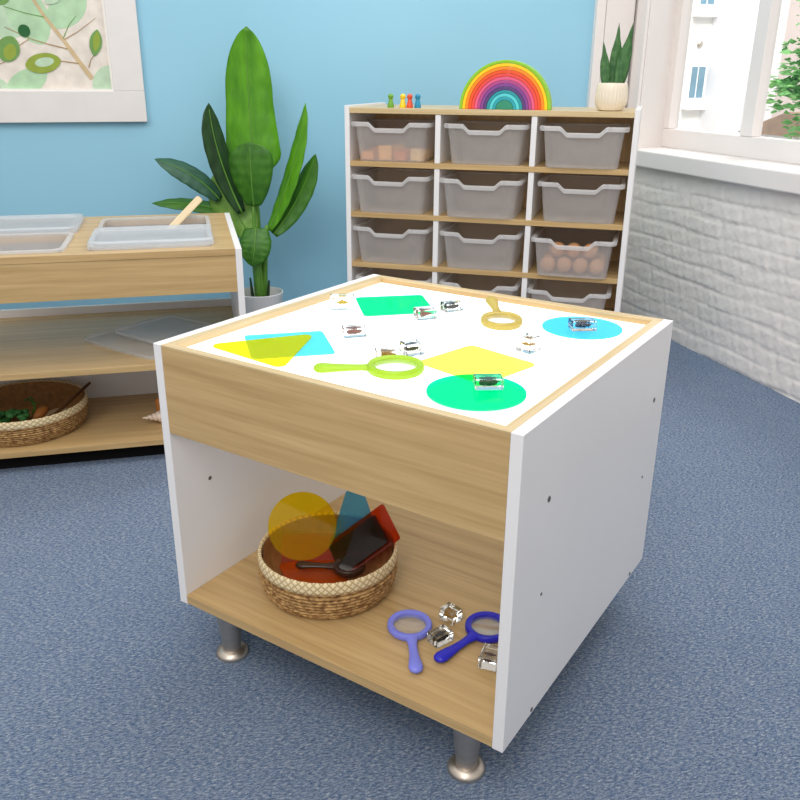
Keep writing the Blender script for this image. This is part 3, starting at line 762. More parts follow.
# spatula
a, b = CL(-.187, .60, .648), CL(-.100, .715, .722)
a = CL(-.250, .40, .626); b = CL(-.103, .650, .731)
d = (b-a)
bm = bmesh.new(); L = d.length
PRISM(bm, rounded([(-.011, 0), (.011, 0), (.013, L), (-.013, L)], .0105, 6), -.002, .002)
sp = obj('wooden_spatula', bm, M['wood_ly'], bevel=.001)
yv = d.normalized(); xv = yv.cross(Vector((.3, -1, .55)).normalized()).normalized(); zv = xv.cross(yv)
sp.matrix_world = Matrix(((xv.x, yv.x, zv.x, a.x), (xv.y, yv.y, zv.y, a.y), (xv.z, yv.z, zv.z, a.z), (0, 0, 0, 1)))
tag(sp, 'flat light wooden spatula sticking up from the rear sand tub', 'spatula')
# loose lids on the middle shelf
def loose(label, pts, z, tiltz=0):
    (cx, cy), pp = rel(pts)
    e = (Vector(pp[1])-Vector(pp[0])); w = e.length; dd = (Vector(pp[2])-Vector(pp[1])).length
    bm = bmesh.new()
    rg = [[(x, y, q) for x, y in rr_ring(ww, d2, rr, 0)] for ww, d2, rr, q in ((w, dd, .03, 0), (w, dd, .03, .010), (w-.010, dd-.010, .026, .010), (w-.022, dd-.022, .022, .003))]
    LOFT(bm, rg)
    o = obj('tub_lid', bm, M['lidthin'], loc=CL(cx, cy, z), smooth=40)
    o.rotation_euler = (0, 0, CR+math.atan2(e.y, e.x))
    return tag(o, label, 'lid', 'spare tub lids on the middle shelf')
loose('lower loose clear tub lid lying on the cabinet middle shelf', [(-.535, .31), (-.30, .045), (-.055, .235), (-.29, .50)], .3230)
loose('upper loose clear tub lid stacked crooked on the middle shelf', [(-.43, .33), (-.215, .085), (.0-.03, .26), (-.24, .52)], .3345)

# cabinet basket with odds and ends
bq = (-.715, .215)
basket('large round woven basket with cream rim holding natural bits', CL(bq[0], bq[1], .0748), CR, .172, .192, .088, 9, 60, 5)
def at_(u, d, z): return CL(u, d, z)
M['broc'] = plain('broccoli_green', srgb(44, 104, 48), .6, var=.35, scale=50)
M['orangebrown'] = plain('orange_brown', srgb(186, 116, 52), .5, var=.15)
M['darkwood'] = wood('dark_wood', 1, srgb(62, 38, 20), srgb(110, 72, 40))
bm = bmesh.new(); rnd = random.Random(4)
for k in range(38):
    a = rnd.uniform(0, 6.28); rr = .055*math.sqrt(rnd.random()); s = rnd.uniform(.008, .014)
    ELL(bm, (rr*math.cos(a)*1.3, rr*math.sin(a), .035+.012*math.cos(rr*25)+rnd.uniform(-.004, .004)), (s*1.2, s, s*.7), 7, 5, rot=Matrix.Rotation(rnd.uniform(-.6, .6), 4, 'X'))
TUBE(bm, [(0, 0, 0), (0, 0, .035)], [.012, .02], 8)
o = obj('leafy_sprig', bm, M['broc'], loc=at_(-.765, .155, .090), rot=(0, 0, .3), smooth=60); tag(o, 'bushy dark green sprig in the left basket', 'sprig', 'natural bits in the left basket')
bm = bmesh.new(); TUBE(bm, [(0, 0, 0), (.01, 0, .03), (.004, .01, .058)], [.004, .004, .003], 7)
for k in range(5): ELL(bm, (.012*math.cos(k*1.3), .012*math.sin(k*1.3), .045+.006*k), (.012, .004, .003), 8, 5, rot=Matrix.Rotation(k*1.3, 4, 'Z'))
o = obj('green_stalk', bm, M['leaf_mid'], loc=at_(-.700, .245, .092), smooth=60); tag(o, 'small upright green stalk in the left basket', 'plant stalk', 'natural bits in the left basket')
bm = bmesh.new(); TUBE(bm, [(-.035, 0, 0), (-.02, 0, .003), (0, 0, .004), (.02, 0, .002), (.035, 0, 0)], [.004, .013, .016, .013, .004], 14)
o = obj('seed_pod', bm, M['orangebrown'], loc=at_(-.672, .235, .104), rot=(0, -.35, .9), smooth=180); tag(o, 'orange brown oval seed pod in the left basket', 'seed pod', 'natural bits in the left basket')
pa, pb = at_(-.66, .09, .104), at_(-.512, .272, .186); dv = (pb-pa); L = dv.length
bm = bmesh.new(); TUBE(bm, [(0, 0, 0), (0, .02, 0), (0, .06, 0), (0, .09, 0), (0, L-.01, 0), (0, L, 0)], [.006, .016, .018, .008, .007, .005], 12, flat=.45, up=(0, 0, 1))
sp = obj('wooden_spoon', bm, M['darkwood'], smooth=60); yv = dv.normalized(); xv = yv.cross(Vector((0, 0, 1))).normalized(); zv = xv.cross(yv)
sp.matrix_world = Matrix(((xv.x, yv.x, zv.x, pa.x), (xv.y, yv.y, zv.y, pa.y), (xv.z, yv.z, zv.z, pa.z), (0, 0, 0, 1))); tag(sp, 'dark wooden spoon with its handle over the left basket rim', 'spoon', 'natural bits in the left basket')
o = obj('wood_slice', lathe([(0, 0), (.045, 0), (.047, .004), (.046, .009), (0, .009)], 28), M['wood_l'], loc=at_(-.615, .245, .086), rot=(.05, .05, 0), smooth=50); tag(o, 'pale round wood slice lying in the left basket', 'wood slice', 'natural bits in the left basket')
o = obj('wood_slice', lathe([(0, 0), (.038, 0), (.040, .004), (.039, .009), (0, .009)], 28), M['wood_x'], loc=at_(-.80, .27, .086), rot=(.03, .03, 0), smooth=50); tag(o, 'brown round wood slice behind the green sprig in the basket', 'wood slice', 'natural bits in the left basket')
# shell and pod on lower shelf
M['shell'] = plain('seashell', srgb(226, 206, 190), .4, var=.15, scale=70, bump=.4)
bm = bmesh.new()
n = 44
for k in range(n):
    t = k/(n-1); r = .002+.019*t**1.1; a = t*5.2*2*PI
    ELL(bm, (-.045+.075*t**.9, .35*r*math.cos(a), .35*r*math.sin(a)), (r*.55+.002, r, r), 12, 7)
for k in range(9):
    a = k*.9; ELL(bm, (.010+.0022*k, .018*math.cos(a), .018*math.sin(a)), (.004, .006, .006), 6, 4)
o = obj('seashell', bm, M['shell'], loc=at_(-.300, .130, .1010), rot=(0, 0, CR+.1), smooth=180); tag(o, 'pale pointed seashell on the lowest cabinet shelf', 'seashell')
o = obj('seed_pod', lathe([(0, 0), (.010, .001), (.015, .012), (.013, .03), (.017, .044), (.012, .056), (.005, .060), (0, .060)], 18), M['orangebrown'], loc=at_(-.292, .215, .0748), rot=(0, 0, 0), smooth=180); tag(o, 'reddish brown upright pod standing behind the pale seashell', 'seed pod')

# ================================================================== SHELF UNIT
SO = TF(-.8033, 1.6541, 0); SR = .3067-A50
Ws, SD, SH = 1.07, .47, 1.044
def SL(u, d, z): return SO+Vector((u*math.cos(SR)-d*math.sin(SR), u*math.sin(SR)+d*math.cos(SR), z))
su = thing('cubby_shelf', 'tall oak and white cubby unit full of translucent bins', 'shelving unit', SO, SR)
obj('side_panel', box(0, .019, 0, SD, 0, SH), M['white'], su, bevel=.0012)
obj('side_panel', box(Ws-.019, Ws, 0, SD, 0, SH), M['white'], su, bevel=.0012)
obj('top_board', box(.0193, Ws-.0193, .001, SD, SH-.027, SH-.008), M['wood_l'], su, bevel=.0008)
shelves = [.8445, .6531, .4568, .262, .066]
for z in shelves: obj('shelf', box(.0193, Ws-.0193, .001, SD-.008, z-.019, z), M['wood_x'], su, bevel=.0008)
bt = [SH-.0275]+[z-.0195 for z in shelves]
for i, z in enumerate(shelves): obj('added_cubby_back', box(.0195, Ws-.0195, .3255, .3315, z+.0003, bt[i]), M['wood_d'], su)  # inner panels added ahead of the back panel so the cubbies look brighter
obj('back_panel', box(.0193, Ws-.0193, SD-.007, SD-.001, .047, SH-.027), M['wood_d'], su)
BD = .325
obj('plinth', box(.0193, Ws-.0193, .04, .058, 0, .0468), M['white'], su)
OW = (Ws-.038-2*.02)/3
tops = [SH-.0275]+[z-.0195 for z in shelves]
for k in (1, 2):
    xd = .019+OW*k+.02*(k-1)
    for i, z in enumerate(shelves): obj('divider', box(xd, xd+.02, .004, .325, z+.0003, tops[i]), M['white'], su, bevel=.0008)
# bins
def make_bin():
    th = thing('storage_bin', 'x', 'storage bin', (0, 0, 0), 0, 'translucent bins in the cubby shelf')
    w, d, h, yc = .300, .300, .148, .150
    ztop = .134
    def zf(x, y, z):     # scooped front edge
        if y < .02 and z > .10:
            a = abs(x); t = 1 if a < .056 else (0 if a > .078 else (.078-a)/.022)
            return z-.021*t
        return z
    def ring(ww, dd, rr, z, step=0):
        out = []
        for x, y in rr_ring(ww, dd, rr, yc, nf=44):
            yy = y
            if step and y < yc-dd/2+.001 and abs(x) < .092: yy = y-.004
            out.append((x, yy, zf(x, y, z)))
        return out
    bm = bmesh.new()
    LOFT(bm, [ring(w-.046, d-.046, .022, 0, 1), ring(w-.020, d-.014, .022, ztop, 1), ring(w-.024, d-.018, .020, ztop, 1), ring(w-.050, d-.050, .020, .003, 1)])
    obj('bin_body', bm, M['bin'], th, smooth=35)
    bm = bmesh.new()
    a = [ring(w-.024, d-.018, .020, ztop-.001, 1), ring(w+.006, d+.006, .026, ztop-.008, 1), ring(w+.010, d+.010, .028, ztop-.001, 1), ring(w+.010, d+.010, .028, ztop+.004, 1), ring(w+.004, d+.004, .026, ztop+.008, 1), ring(w-.022, d-.016, .020, ztop+.005, 1), ring(w-.024, d-.018, .020, ztop-.001, 1)]
    LOFT(bm, a, False, False); bmesh.ops.remove_doubles(bm, verts=bm.verts, dist=1e-6)
    obj('bin_rim', bm, M['bin_rim'], th, smooth=40)
    return th
b0 = make_bin()
colw = ['left', 'middle', 'right']; roww = ['top', 'second', 'third', 'fourth']
offs = {(0, 0): (-.006, -.012, 0), (0, 1): (.0, -.010, 0), (0, 2): (.0, -.030, .5), (1, 0): (-.007, -.015, 0), (1, 1): (-.007, -.03, 0), (1, 2): (.004, -.02, 0),
        (2, 0): (-.006, -.01, 0), (2, 1): (-.004, -.018, 0), (2, 2): (-.004, -.045, -1), (3, 0): (.006, -.02, 0), (3, 1): (-.002, -.015, 0), (3, 2): (-.007, -.035, 0)}
extra = {(0, 0): ' holding orange blocks', (2, 2): ' holding brown balls'}
binpos = {}
first = True
for i in range(4):
    for j in range(3):
        ox, oy, rz = offs[(i, j)]
        u = .019+OW*(j+.5)+.02*j+ox; lab = 'frosted storage bin in the %s row, %s column of the cubby%s' % (roww[i], colw[j], extra.get((i, j), ''))
        lc = SL(u, oy, shelves[i]+.0006)
        binpos[(i, j)] = (u, oy, shelves[i])
        if first: b0.location = lc; b0.rotation_euler = (0, 0, SR+R(rz)); b0['label'] = lab; first = False
        else: dup(b0, lc, SR+R(rz), lab)
# wooden blocks in top left bin, balls in third right
rnd = random.Random(21)
u, oy, zz = binpos[(0, 0)]
cc = [srgb(226, 150, 84), srgb(236, 172, 96), srgb(214, 128, 80), srgb(232, 190, 130)]
M['bl'] = [plain('toy_block_%d' % k, c, .5, var=.05) for k, c in enumerate(cc)]
for k in range(12):
    bx = -.095+.064*(k % 4)+rnd.uniform(-.004, .004); by = .055+.085*(k//4); h = rnd.choice((.03, .036, .045))
    if k // 4 == 0: h = (.03, .052, .034, .044)[k]
    o = obj('toy_block', box(-.024, .024, -.016, .016, 0, h), M['bl'][k % 4], loc=SL(u+bx, oy+by, zz+.0045), rot=(0, 0, SR+rnd.uniform(-.35, .35)), bevel=.002)
    tag(o, 'orange tan wooden block inside the top left frosted bin', 'toy block', 'wooden blocks in the top left bin')
u, oy, zz = binpos[(2, 2)]
M['ball'] = plain('wooden_ball', srgb(196, 142, 96), .5, var=.12, scale=30)
pos = []
for r_ in range(3):
    for k in range(4): pos.append((-.090+.060*k, .064+.066*r_, .0330))
for k in range(3): pos.append((-.060+.060*k, .094, .083))
for p_ in pos:
    bm = bmesh.new(); ELL(bm, (0, 0, 0), (.029,)*3, 20, 12)
    o = obj('wooden_ball', bm, M['ball'], loc=SL(u+p_[0], oy+p_[1], zz+.0045+p_[2]-.001), smooth=180)
    tag(o, 'brown wooden ball inside the third row right frosted bin', 'ball', 'wooden balls in the third row bin')

ZT = SH-.008+.0004
# rainbow stacker: separate arches
rc = [('lime green', (140, 196, 40)), ('yellow', (252, 206, 20)), ('orange', (250, 140, 26)), ('red orange', (236, 84, 36)), ('coral red', (232, 74, 66)), ('pink', (226, 90, 132)), ('magenta purple', (172, 70, 140)),
      ('violet', (128, 66, 146)), ('dark plum', (84, 62, 120)), ('teal', (30, 150, 160)), ('pale turquoise', (84, 206, 214)), ('sea blue', (36, 160, 176))]
ro = .166; dr = .0112
for k, (nme, c) in enumerate(rc):
    r1_ = ro-dr*k; r0_ = r1_-dr+.0006
    poly = [(r1_*math.cos(PI*i/40), r1_*math.sin(PI*i/40)) for i in range(41)]+[(r0_*math.cos(PI*i/40), r0_*math.sin(PI*i/40)) for i in range(40, -1, -1)]
    bm = bmesh.new(); a = [bm.verts.new((x, -.03, y)) for x, y in poly]; b = [bm.verts.new((x, .03, y)) for x, y in poly]; n = len(poly)
    for i in range(n): bm.faces.new((a[i], b[i], b[(i+1) % n], a[(i+1) % n]))
    for i in range(40):
        for q in (a, b): bm.faces.new((q[i], q[i+1], q[n-2-i], q[n-1-i]))
    o = obj('rainbow_arch', bm, col('arch_'+nme.replace(' ', '_'), *c, rough=.4), loc=SL(.592, .085, ZT), rot=(0, 0, SR), bevel=.0014)
    tag(o, '%s wooden arch of the nested rainbow on the cubby unit' % nme, 'toy arch', 'nested arches of the wooden rainbow')
r1_ = ro-dr*12
poly = [(r1_*math.cos(PI*i/24), r1_*math.sin(PI*i/24)) for i in range(25)]
bm = bmesh.new(); PRISM(bm, poly, -.03, .03)
for v in bm.verts: v.co = Vector((v.co.x, v.co.z, v.co.y))
o = obj('rainbow_arch', bm, col('arch_core', 44, 140, 112, rough=.4), loc=SL(.592, .085, ZT), rot=(0, 0, SR), bevel=.0014)
tag(o, 'solid green half disc at the centre of the wooden rainbow', 'toy arch', 'nested arches of the wooden rainbow')
# peg figures
for k, (nme, c, u) in enumerate([('green', (104, 160, 50), .160), ('yellow', (246, 206, 40), .206), ('red', (218, 82, 50), .232), ('blue', (24, 136, 178), .262)]):
    th = thing('peg_figure', '%s wooden peg figure standing on the cubby unit' % nme, 'peg figure', SL(u, .07+.004*k, ZT), SR, 'peg figures on the cubby unit'); th.scale = (1.18,)*3
    m = col('peg_'+nme, *c)
    obj('body', lathe([(0, 0), (.0105, 0), (.011, .003), (.0085, .014), (.006, .025), (0, .0265)], 20), m, th, smooth=60)
    bm = bmesh.new(); ELL(bm, (0, 0, .0325), (.0092, .0092, .0092), 16, 10); hd = obj('head', bm, m, th, smooth=180)
    bm = bmesh.new()
    for s in (-1, 1): ELL(bm, (s*.0034, -.0084, .0335), (.0011,)*3, 8, 5)
    obj('eyes', bm, M['black'], hd)
# snake plant
sn = thing('snake_plant', 'small snake plant in a ribbed cream pot on the cubby unit', 'potted plant', SL(.964, .085, ZT), SR)
bm = bmesh.new(); n = 120
pf = [(.036, 0), (.044, .003), (.0535, .022), (.0555, .045), (.054, .070), (.0515, .088), (.0495, .092), (.0475, .088), (.047, .06)]
rg = []
for j, (r_, z_) in enumerate(pf):
    rg.append([bm.verts.new(((r_+(.0011*math.cos(k*2*PI/4) if .02 < z_ < .075 and j < 5 else 0))*math.cos(2*PI*k/n), (r_+(.0011*math.cos(k*2*PI/4) if .02 < z_ < .075 and j < 5 else 0))*math.sin(2*PI*k/n), z_)) for k in range(n)])
for a, b in zip(rg, rg[1:]):
    for k in range(n): bm.faces.new((a[k], a[(k+1) % n], b[(k+1) % n], b[k]))
bm.faces.new(rg[0]); bm.faces.new(rg[-1])
obj('pot', bm, plain('cream_ceramic', srgb(232, 220, 200), .45, var=.03), sn, smooth=40)
obj('soil', lathe([(0, .079), (.047, .079), (.047, .082), (0, .084)], 30), M['soil'], sn)
M['snake'] = leafm('snake_leaf', srgb(38, 84, 44), srgb(84, 128, 74))
def blade(p0, p1, hw, mat, parent, name='leaf', bend=(0, 0, 0), cup=.2, tipk=1.0, face=None, prof=None, ns=22, midrib=None):
    p0, p1 = Vector(p0), Vector(p1); mid = (p0+p1)/2+Vector(bend)
    fc = Vector(face) if face else Vector((0, -1, .2))
    bm = bmesh.new(); uvl = bm.loops.layers.uv.new('UVMap'); rows = []
    pr = prof or (lambda t: (math.sin(PI*min(1, t**.75*.93+.07)))**.8)
    spine = []
    for i in range(ns+1):
        t = i/ns; c = (1-t)**2*p0+2*t*(1-t)*mid+t*t*p1
        dd = (2*(1-t)*(mid-p0)+2*t*(p1-mid)).normalized()
        s = dd.cross(fc).normalized(); nn = s.cross(dd).normalized()
        w = max(.0006, hw*pr(t)); row = []
        for j in range(-4, 5):
            x = j/4; row.append(bm.verts.new(c+s*w*x+nn*(cup*w*(abs(x)**1.3))*-1+nn*.0015*math.sin(t*40)*abs(x)))
        rows.append(row); spine.append(c+nn*.001)
    for i in range(ns):
        for j in range(8):
            f = bm.faces.new((rows[i][j], rows[i][j+1], rows[i+1][j+1], rows[i+1][j]))
            for lp, (a_, b_) in zip(f.loops, ((j, i), (j+1, i), (j+1, i+1), (j, i+1))): lp[uvl].uv = ((a_-4)/4, b_/ns)
    o = obj(name, bm, mat, parent, smooth=180)
    sm = o.modifiers.new('thick', 'SOLIDIFY'); sm.thickness = .0012
    if midrib: obj('midrib', tube(spine[:-2], [midrib*(1-.75*i/ns) for i in range(ns-1)], 6), M['stem'] if mat is not M['leaf_bright'] else M['stem'], o, smooth=180)
    return o
snp = lambda t: (.55+.45*math.sin(PI*min(1, t*1.3)))*(1 if t < .55 else max(0, 1-((t-.55)/.45)**1.6))
for (x, y, tx, ty, h, w) in ((-.024, -.012, -.042, -.014, .224, .0165), (.000, .012, .003, .014, .284, .020), (.016, -.010, .050, -.014, .282, .0215), (.026, .004, .046, .008, .20, .014)):
    blade((x, y, .078), (tx, ty, h), w, M['snake'], sn, bend=(.004, 0, 0), cup=.25, prof=snp, face=(.15, -1, .1))

# ================================================================== BIG PLANT
PC = Vector((.434, 1.98, 0))
rh = Vector((.959, -.285, 0)); fh = Vector((.287, .958, 0))
bp = thing('banana_plant', 'large leafy green plant in a white pot against the blue wall', 'potted plant', PC)
pr_ = [(.070, 0), (.076, .004), (.098, .27), (.100, .276), (.100, .282), (.095, .283), (.093, .276), (.088, .225)]
obj('pot', lathe(pr_+[(0, .225)], 48), M['pot_white'], bp, smooth=35)
obj('soil', lathe([(0, .226), (.0885, .226), (.0885, .232), (0, .236)], 32), M['soil'], bp)
def pp(u, z, v=0): return rh*u+fh*v+Vector((0, 0, z))
stm = [((.004, .235, 0), (.0, .42, 0), (-.006, .545, .0), .019, .012), ((-.012, .235, .01), (-.018, .40, .02), (-.03, .56, .03), .013, .008), ((.018, .235, .01), (.024, .4, .01), (.045, .565, .0), .014, .008), ((.006, .235, .03), (.0, .6, .05), (-.006, .88, .05), .014, .010), ((.0, .235, -.02), (-.004, .45, -.03), (-.002, .67, -.03), .012, .006)]
for a, b, c, r0_, r1_ in stm:
    A, B_c, Cc = pp(a[0], a[1], a[2]), pp(b[0], b[1], b[2]), pp(c[0], c[1], c[2])
    pts = [(1-t)**2*A+2*t*(1-t)*B_c+t*t*Cc for t in [k/8 for k in range(9)]]
    obj('stem', tube(pts, [r0_+(r1_-r0_)*k/8 for k in range(9)], 10), M['stem'], bp, smooth=180)
for a, b in (((-.028, .235, -.01), (-.035, .345, -.015)), ((.032, .235, -.01), (.045, .335, -.02))):
    obj('shoot', tube([pp(a[0], a[1], a[2]), pp(b[0], b[1], b[2])], [.009, .004], 7), M['stem_dk'], bp)
cam_dir = -fh*1+Vector((0, 0, .15))
oval = lambda t: max(0, math.sin(PI*min(1, t*.94+.06)))**.62 if t < .5 else max(0, 1-((t-.5)/.5)**2.6)**.9*.999
oval2 = lambda t: (math.sin(PI*min(.5, t*.62+.05)))**.6 if t < .72 else max(0, 1-((t-.72)/.28)**2.3)**.6
bigp = lambda t: (math.sin(PI/2*(t+.02)/.16))**.6 if t < .14 else 1-.16*(t-.14)/.36 if t < .5 else .84*max(0, 1-((t-.5)/.5)**2.5)**.72
def L_(b, t, hw, m, bend=(0, 0, 0), prof=oval, face=None, cup=.2, mr=.004):
    be = rh*bend[0]+fh*bend[1]+Vector((0, 0, bend[2]))
    blade(pp(*b), pp(*t), hw, M[m], bp, bend=be, prof=prof, face=face or cam_dir, cup=cup, midrib=mr, ns=30)
L_((-.002, .765, .06), (-.006, 1.325, .07), .114, 'leaf_bright', prof=bigp, cup=.12, bend=(-.02, .03, 0))
L_((-.050, .62, -.03), (-.150, 1.045, -.05), .050, 'leaf_dark', face=-fh*.8+rh*.7, bend=(-.05, .0, .03))
L_((-.145, .67, .0), (-.382, .832, -.05), .046, 'leaf_grey', face=-fh*.7+Vector((0, 0, .7)), bend=(.04, 0, .03), prof=oval)
L_((-.10, .60, .04), (-.425, .650, .0), .034, 'leaf_mid', face=-fh*.7+Vector((0, 0, .8)), bend=(.02, 0, .04))
L_((.002, .650, -.04), (.006, .900, -.07), .088, 'leaf_mid', prof=oval2, bend=(0, -.03, 0))
L_((.052, .545, .0), (.222, 1.045, .02), .041, 'leaf_bright', bend=(.035, .0, -.03), face=-fh*.75+rh*-.6)
L_((.070, .525, .01), (.255, .850, .03), .050, 'leaf_mid', bend=(.03, .02, -.02), face=-fh*.9+rh*-.5)
L_((.005, .560, -.035), (-.014, .408, -.075), .066, 'leaf_mid', prof=lambda t: (1-.25*(1-min(1, t/.3))) if t < .4 else max(0, 1-((t-.4)/.6)**2.2)**.6, bend=(.01, -.03, 0))
L_((-.02, .52, -.005), (-.150, .785, .03), .085, 'leaf_pale', bend=(-.03, .0, .0), prof=oval, face=-fh+Vector((0, 0, .25)))

# ================================================================== PICTURE
pic = thing('framed_picture', 'white framed watercolour print of green leaves on the blue wall', 'picture', (.042, YW-.002, .963))
wdt, hgt, fwid = 1.06, .92, .120
bm = bmesh.new(); t_f = .028
def frame_side(pts, z=0): pass
for (xa, xb, za, zb) in ((-wdt, 0, 0, fwid), (-wdt, 0, hgt-fwid, hgt), (-fwid, 0, fwid, hgt-fwid), (-wdt, -wdt+fwid, fwid, hgt-fwid)): BX(bm, xa, xb, -t_f, 0, za, zb)
obj('frame', bm, plain('frame_white', srgb(226, 223, 222), .4, var=.02), pic, bevel=.002)
bm = bmesh.new(); q = .008
for (xa, xb, za, zb) in ((-wdt+fwid, -fwid, fwid, fwid+q), (-wdt+fwid, -fwid, hgt-fwid-q, hgt-fwid), (-fwid-q, -fwid, fwid+q, hgt-fwid-q), (-wdt+fwid, -wdt+fwid+q, fwid+q, hgt-fwid-q)): BX(bm, xa, xb, -.022, -.004, za, zb)
obj('inner_lip', bm, M['white_edge'], pic)
AC = ['bg', 'pale', 'pale2', 'mid', 'dark', 'olive', 'twig', 'tan', 'cream']
acol = [(230, 222, 213), (180, 214, 178), (206, 224, 190), (118, 160, 92), (52, 104, 62), (150, 168, 74), (176, 148, 110), (206, 184, 146), (190, 216, 188)]
am_ = [plain('art_'+n, srgb(*c), .85, var=.10, scale=24, spec=.2) for n, c in zip(AC, acol)]
bm = bmesh.new(); BX(bm, -wdt+fwid, -fwid, -.010, -.004, fwid, hgt-fwid, 0)
layer = [0]
def apx(x, y):  # art crop units (0..590 wide from the left photo edge, bottom at 455)
    return (-.577+x*.000788*1.0, .121+(455-y)*.00076)
def aell(cx, cy, rx, ry, ang, mi, pts=26, point=0):
    layer[0] += 1; yy = -.0102-.00012*layer[0]
    P = []
    for k in range(pts):
        a = 2*PI*k/pts; x = rx*math.cos(a); y = ry*math.sin(a)*(1-point*abs(math.cos(a))**3)
        X = cx+x*math.cos(ang)-y*math.sin(ang); Y = cy+x*math.sin(ang)+y*math.cos(ang)
        ax, az = apx(X, Y)
        ax = max(-wdt+fwid+.002, min(-fwid-.002, ax)); az = max(fwid+.002, min(hgt-fwid-.002, az))
        P.append(bm.verts.new((ax, yy, az)))
    f = bm.faces.new(P); f.material_index = mi
def aline(p, w0, w1, mi):
    layer[0] += 1; yy = -.0102-.00012*layer[0]; L_s = []; R_s = []
    for i, (x, y) in enumerate(p):
        d = Vector(p[min(i+1, len(p)-1)])-Vector(p[max(0, i-1)]); d.normalize(); w = w0+(w1-w0)*i/(len(p)-1)
        for s, S in ((1, L_s), (-1, R_s)):
            ax, az = apx(x-s*d.y*w/2, y+s*d.x*w/2); az = max(fwid+.001, min(hgt-fwid-.001, az)); ax = max(-wdt+fwid+.001, min(-fwid-.001, ax)); S.append(bm.verts.new((ax, yy, az)))
    for i in range(len(p)-1): bm.faces.new((L_s[i], L_s[i+1], R_s[i+1], R_s[i])).material_index = mi
aell(60, 90, 150, 95, .7, 8, point=.3); aell(215, 90, 150, 95, 1.2, 1, point=.3); aell(395, 70, 120, 70, -.6, 1, point=.3); aell(165, 415, 115, 60, -.5, 1, point=.3); aell(545, 400, 90, 55, -.9, 8, point=.3)
aell(20, 430, 60, 40, .4, 8); aell(-150, 200, 170, 90, .5, 1, point=.3); aell(300, -200, 200, 110, .8, 1, point=.3); aell(500, -120, 120, 90, .2, 2); aell(60, -250, 160, 100, -.5, 8, point=.3); aell(-180, -150, 150, 110, .4, 2)
aline([(35, 460), (22, 340), (14, 220), (12, 100), (-10, -60), (-40, -240)], 9, 5, 6)
aline([(480, 395), (420, 300), (370, 215), (290, 95), (240, 0), (160, -150), (60, -340)], 24, 8, 7)
aline([(290, 100), (210, 85), (110, 55)], 5, 3, 3); aline([(425, 320), (330, 308)], 6, 4, 6); aline([(380, 250), (290, 228), (215, 205), (100, 150)], 6, 3, 6)
aline([(370, 205), (440, 165), (530, 100)], 5, 2, 6); aline([(365, 200), (400, 135), (440, 90)], 5, 2, 3); aline([(470, 340), (485, 300), (505, 275)], 5, 3, 6); aline([(22, 340), (80, 315)], 4, 3, 6); aline([(20, 310), (60, 260)], 4, 3, 6); aline([(150, 240), (205, 205)], 4, 3, 6)
aline([(160, -150), (260, -210), (330, -280)], 7, 3, 7); aline([(100, -260), (0, -300)], 6, 3, 7)
aell(90, 10, 52, 38, .3, 3, point=.3); aell(103, 255, 66, 52, -1.1, 3, point=.2); aell(108, 268, 40, 28, -1.1, 5)
aell(188, 167, 28, 30, 0, 4); aell(255, 320, 86, 48, -.2, 5, point=.15); aell(262, 315, 46, 22, -.2, 8)
aell(518, 218, 66, 30, -1.35, 3, point=.5); aell(522, 212, 48, 16, -1.35, 5, point=.4); aell(-5, 35, 14, 24, 0, 4); aell(345, 10, 50, 24, -.5, 8, point=.3)
aell(330, -290, 70, 40, .4, 3, point=.4); aell(-10, -305, 60, 36, -.3, 5, point=.3); aell(250, -90, 50, 30, .6, 4, point=.3); aell(-120, 60, 60, 38, .8, 3, point=.3); aell(-140, 300, 50, 32, 0, 5)
me_o = obj('leaf_print', bm, am_, pic)

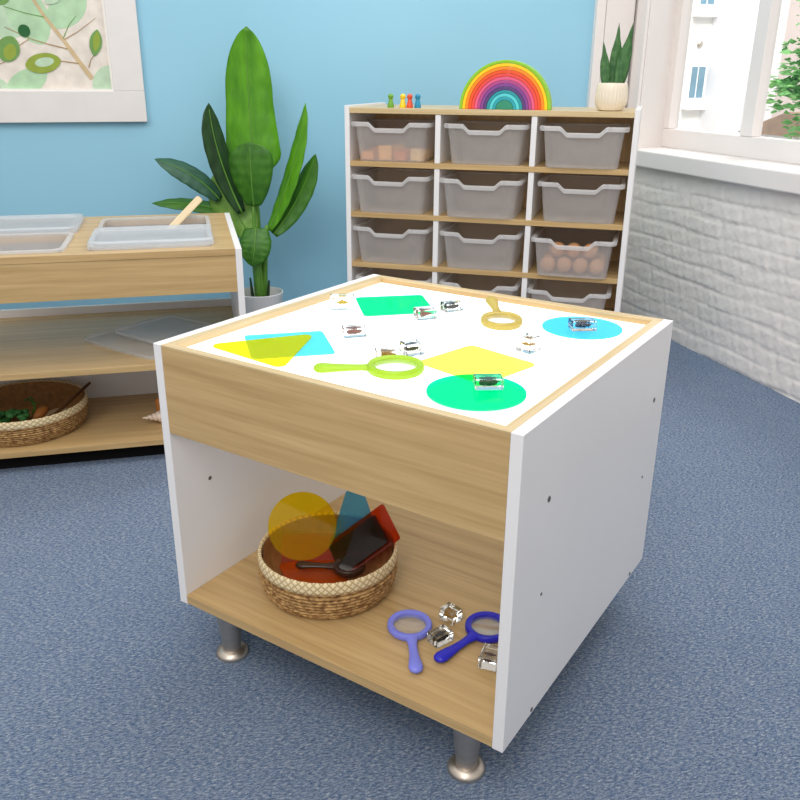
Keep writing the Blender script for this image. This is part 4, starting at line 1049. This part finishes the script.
# ================================================================== LIGHTS
sc = bpy.context.scene
w = bpy.data.worlds.new('world'); sc.world = w; w.use_nodes = True
nt = w.node_tree; nt.nodes.clear()
o = nt.nodes.new('ShaderNodeOutputWorld'); bg = nt.nodes.new('ShaderNodeBackground')
tc = nt.nodes.new('ShaderNodeTexCoord'); sx = nt.nodes.new('ShaderNodeSeparateXYZ'); rp = nt.nodes.new('ShaderNodeValToRGB')
nt.links.new(tc.outputs['Generated'], sx.inputs[0]); nt.links.new(sx.outputs[2], rp.inputs[0])
rp.color_ramp.elements[0].position = 0; rp.color_ramp.elements[0].color = (.79, .77, .745, 1)
rp.color_ramp.elements[1].position = .6; rp.color_ramp.elements[1].color = (.99, .97, .94, 1)
nt.links.new(rp.outputs[0], bg.inputs[0]); bg.inputs[1].default_value = .77
nt.links.new(bg.outputs[0], o.inputs[0])
def area(name, loc, tgt, size, power, colr=(1, 1, 1), sy=None):
    l = bpy.data.lights.new(name, 'AREA'); l.energy = power; l.color = colr; l.size = size
    if sy: l.shape = 'RECTANGLE'; l.size_y = sy
    ob = bpy.data.objects.new(name, l); C.objects.link(ob); ob.location = loc
    ob.rotation_euler = (Vector(tgt)-Vector(loc)).to_track_quat('-Z', 'Y').to_euler(); return ob
area('ceiling_and_fill_light', (.9, .2, 2.65), (.9, .2, 0), 1.6, 20, (1, .98, .95))
area('ceiling_and_fill_light', (-1.2, .3, 2.65), (-1.2, .3, 0), 1.4, 10, (1, .985, .96))
area('window_daylight', (4.2, 1.0, 2.6), (1.0, .6, .6), 2.2, 14, (.98, .99, 1))
area('yard_daylight', (5.6, 3.4, 6.5), (6.6, 8.0, 1.0), 3.0, 620, (1, 1, 1))
area('ceiling_and_fill_light', (-.4, -1.7, 2.6), (1.2, 1.6, .6), 1.3, 24, (1, .98, .95))  # added fill lamp from the camera side, aimed into the cubbies
area('ceiling_and_fill_light', (1.3, 1.5, 2.65), (1.5, 2.1, 1.2), .7, 7, (1, .99, .97))  # added wash lamp to brighten the upper part of the blue wall
sn_ = bpy.data.lights.new('sun', 'SUN'); sn_.energy = .55; sn_.angle = R(20); so = bpy.data.objects.new('sun', sn_); C.objects.link(so); so.location = (0, -5, 8)
sn_.color = (1, .98, .95); so.rotation_euler = Vector((.45, .75, -.6)).to_track_quat('-Z', 'Y').to_euler()
sc.view_settings.view_transform = 'Standard'; sc.view_settings.look = 'None'; sc.view_settings.exposure = 0; sc.view_settings.gamma = 1
sc.cycles.max_bounces = 10; sc.cycles.transparent_max_bounces = 24; sc.cycles.transmission_bounces = 10
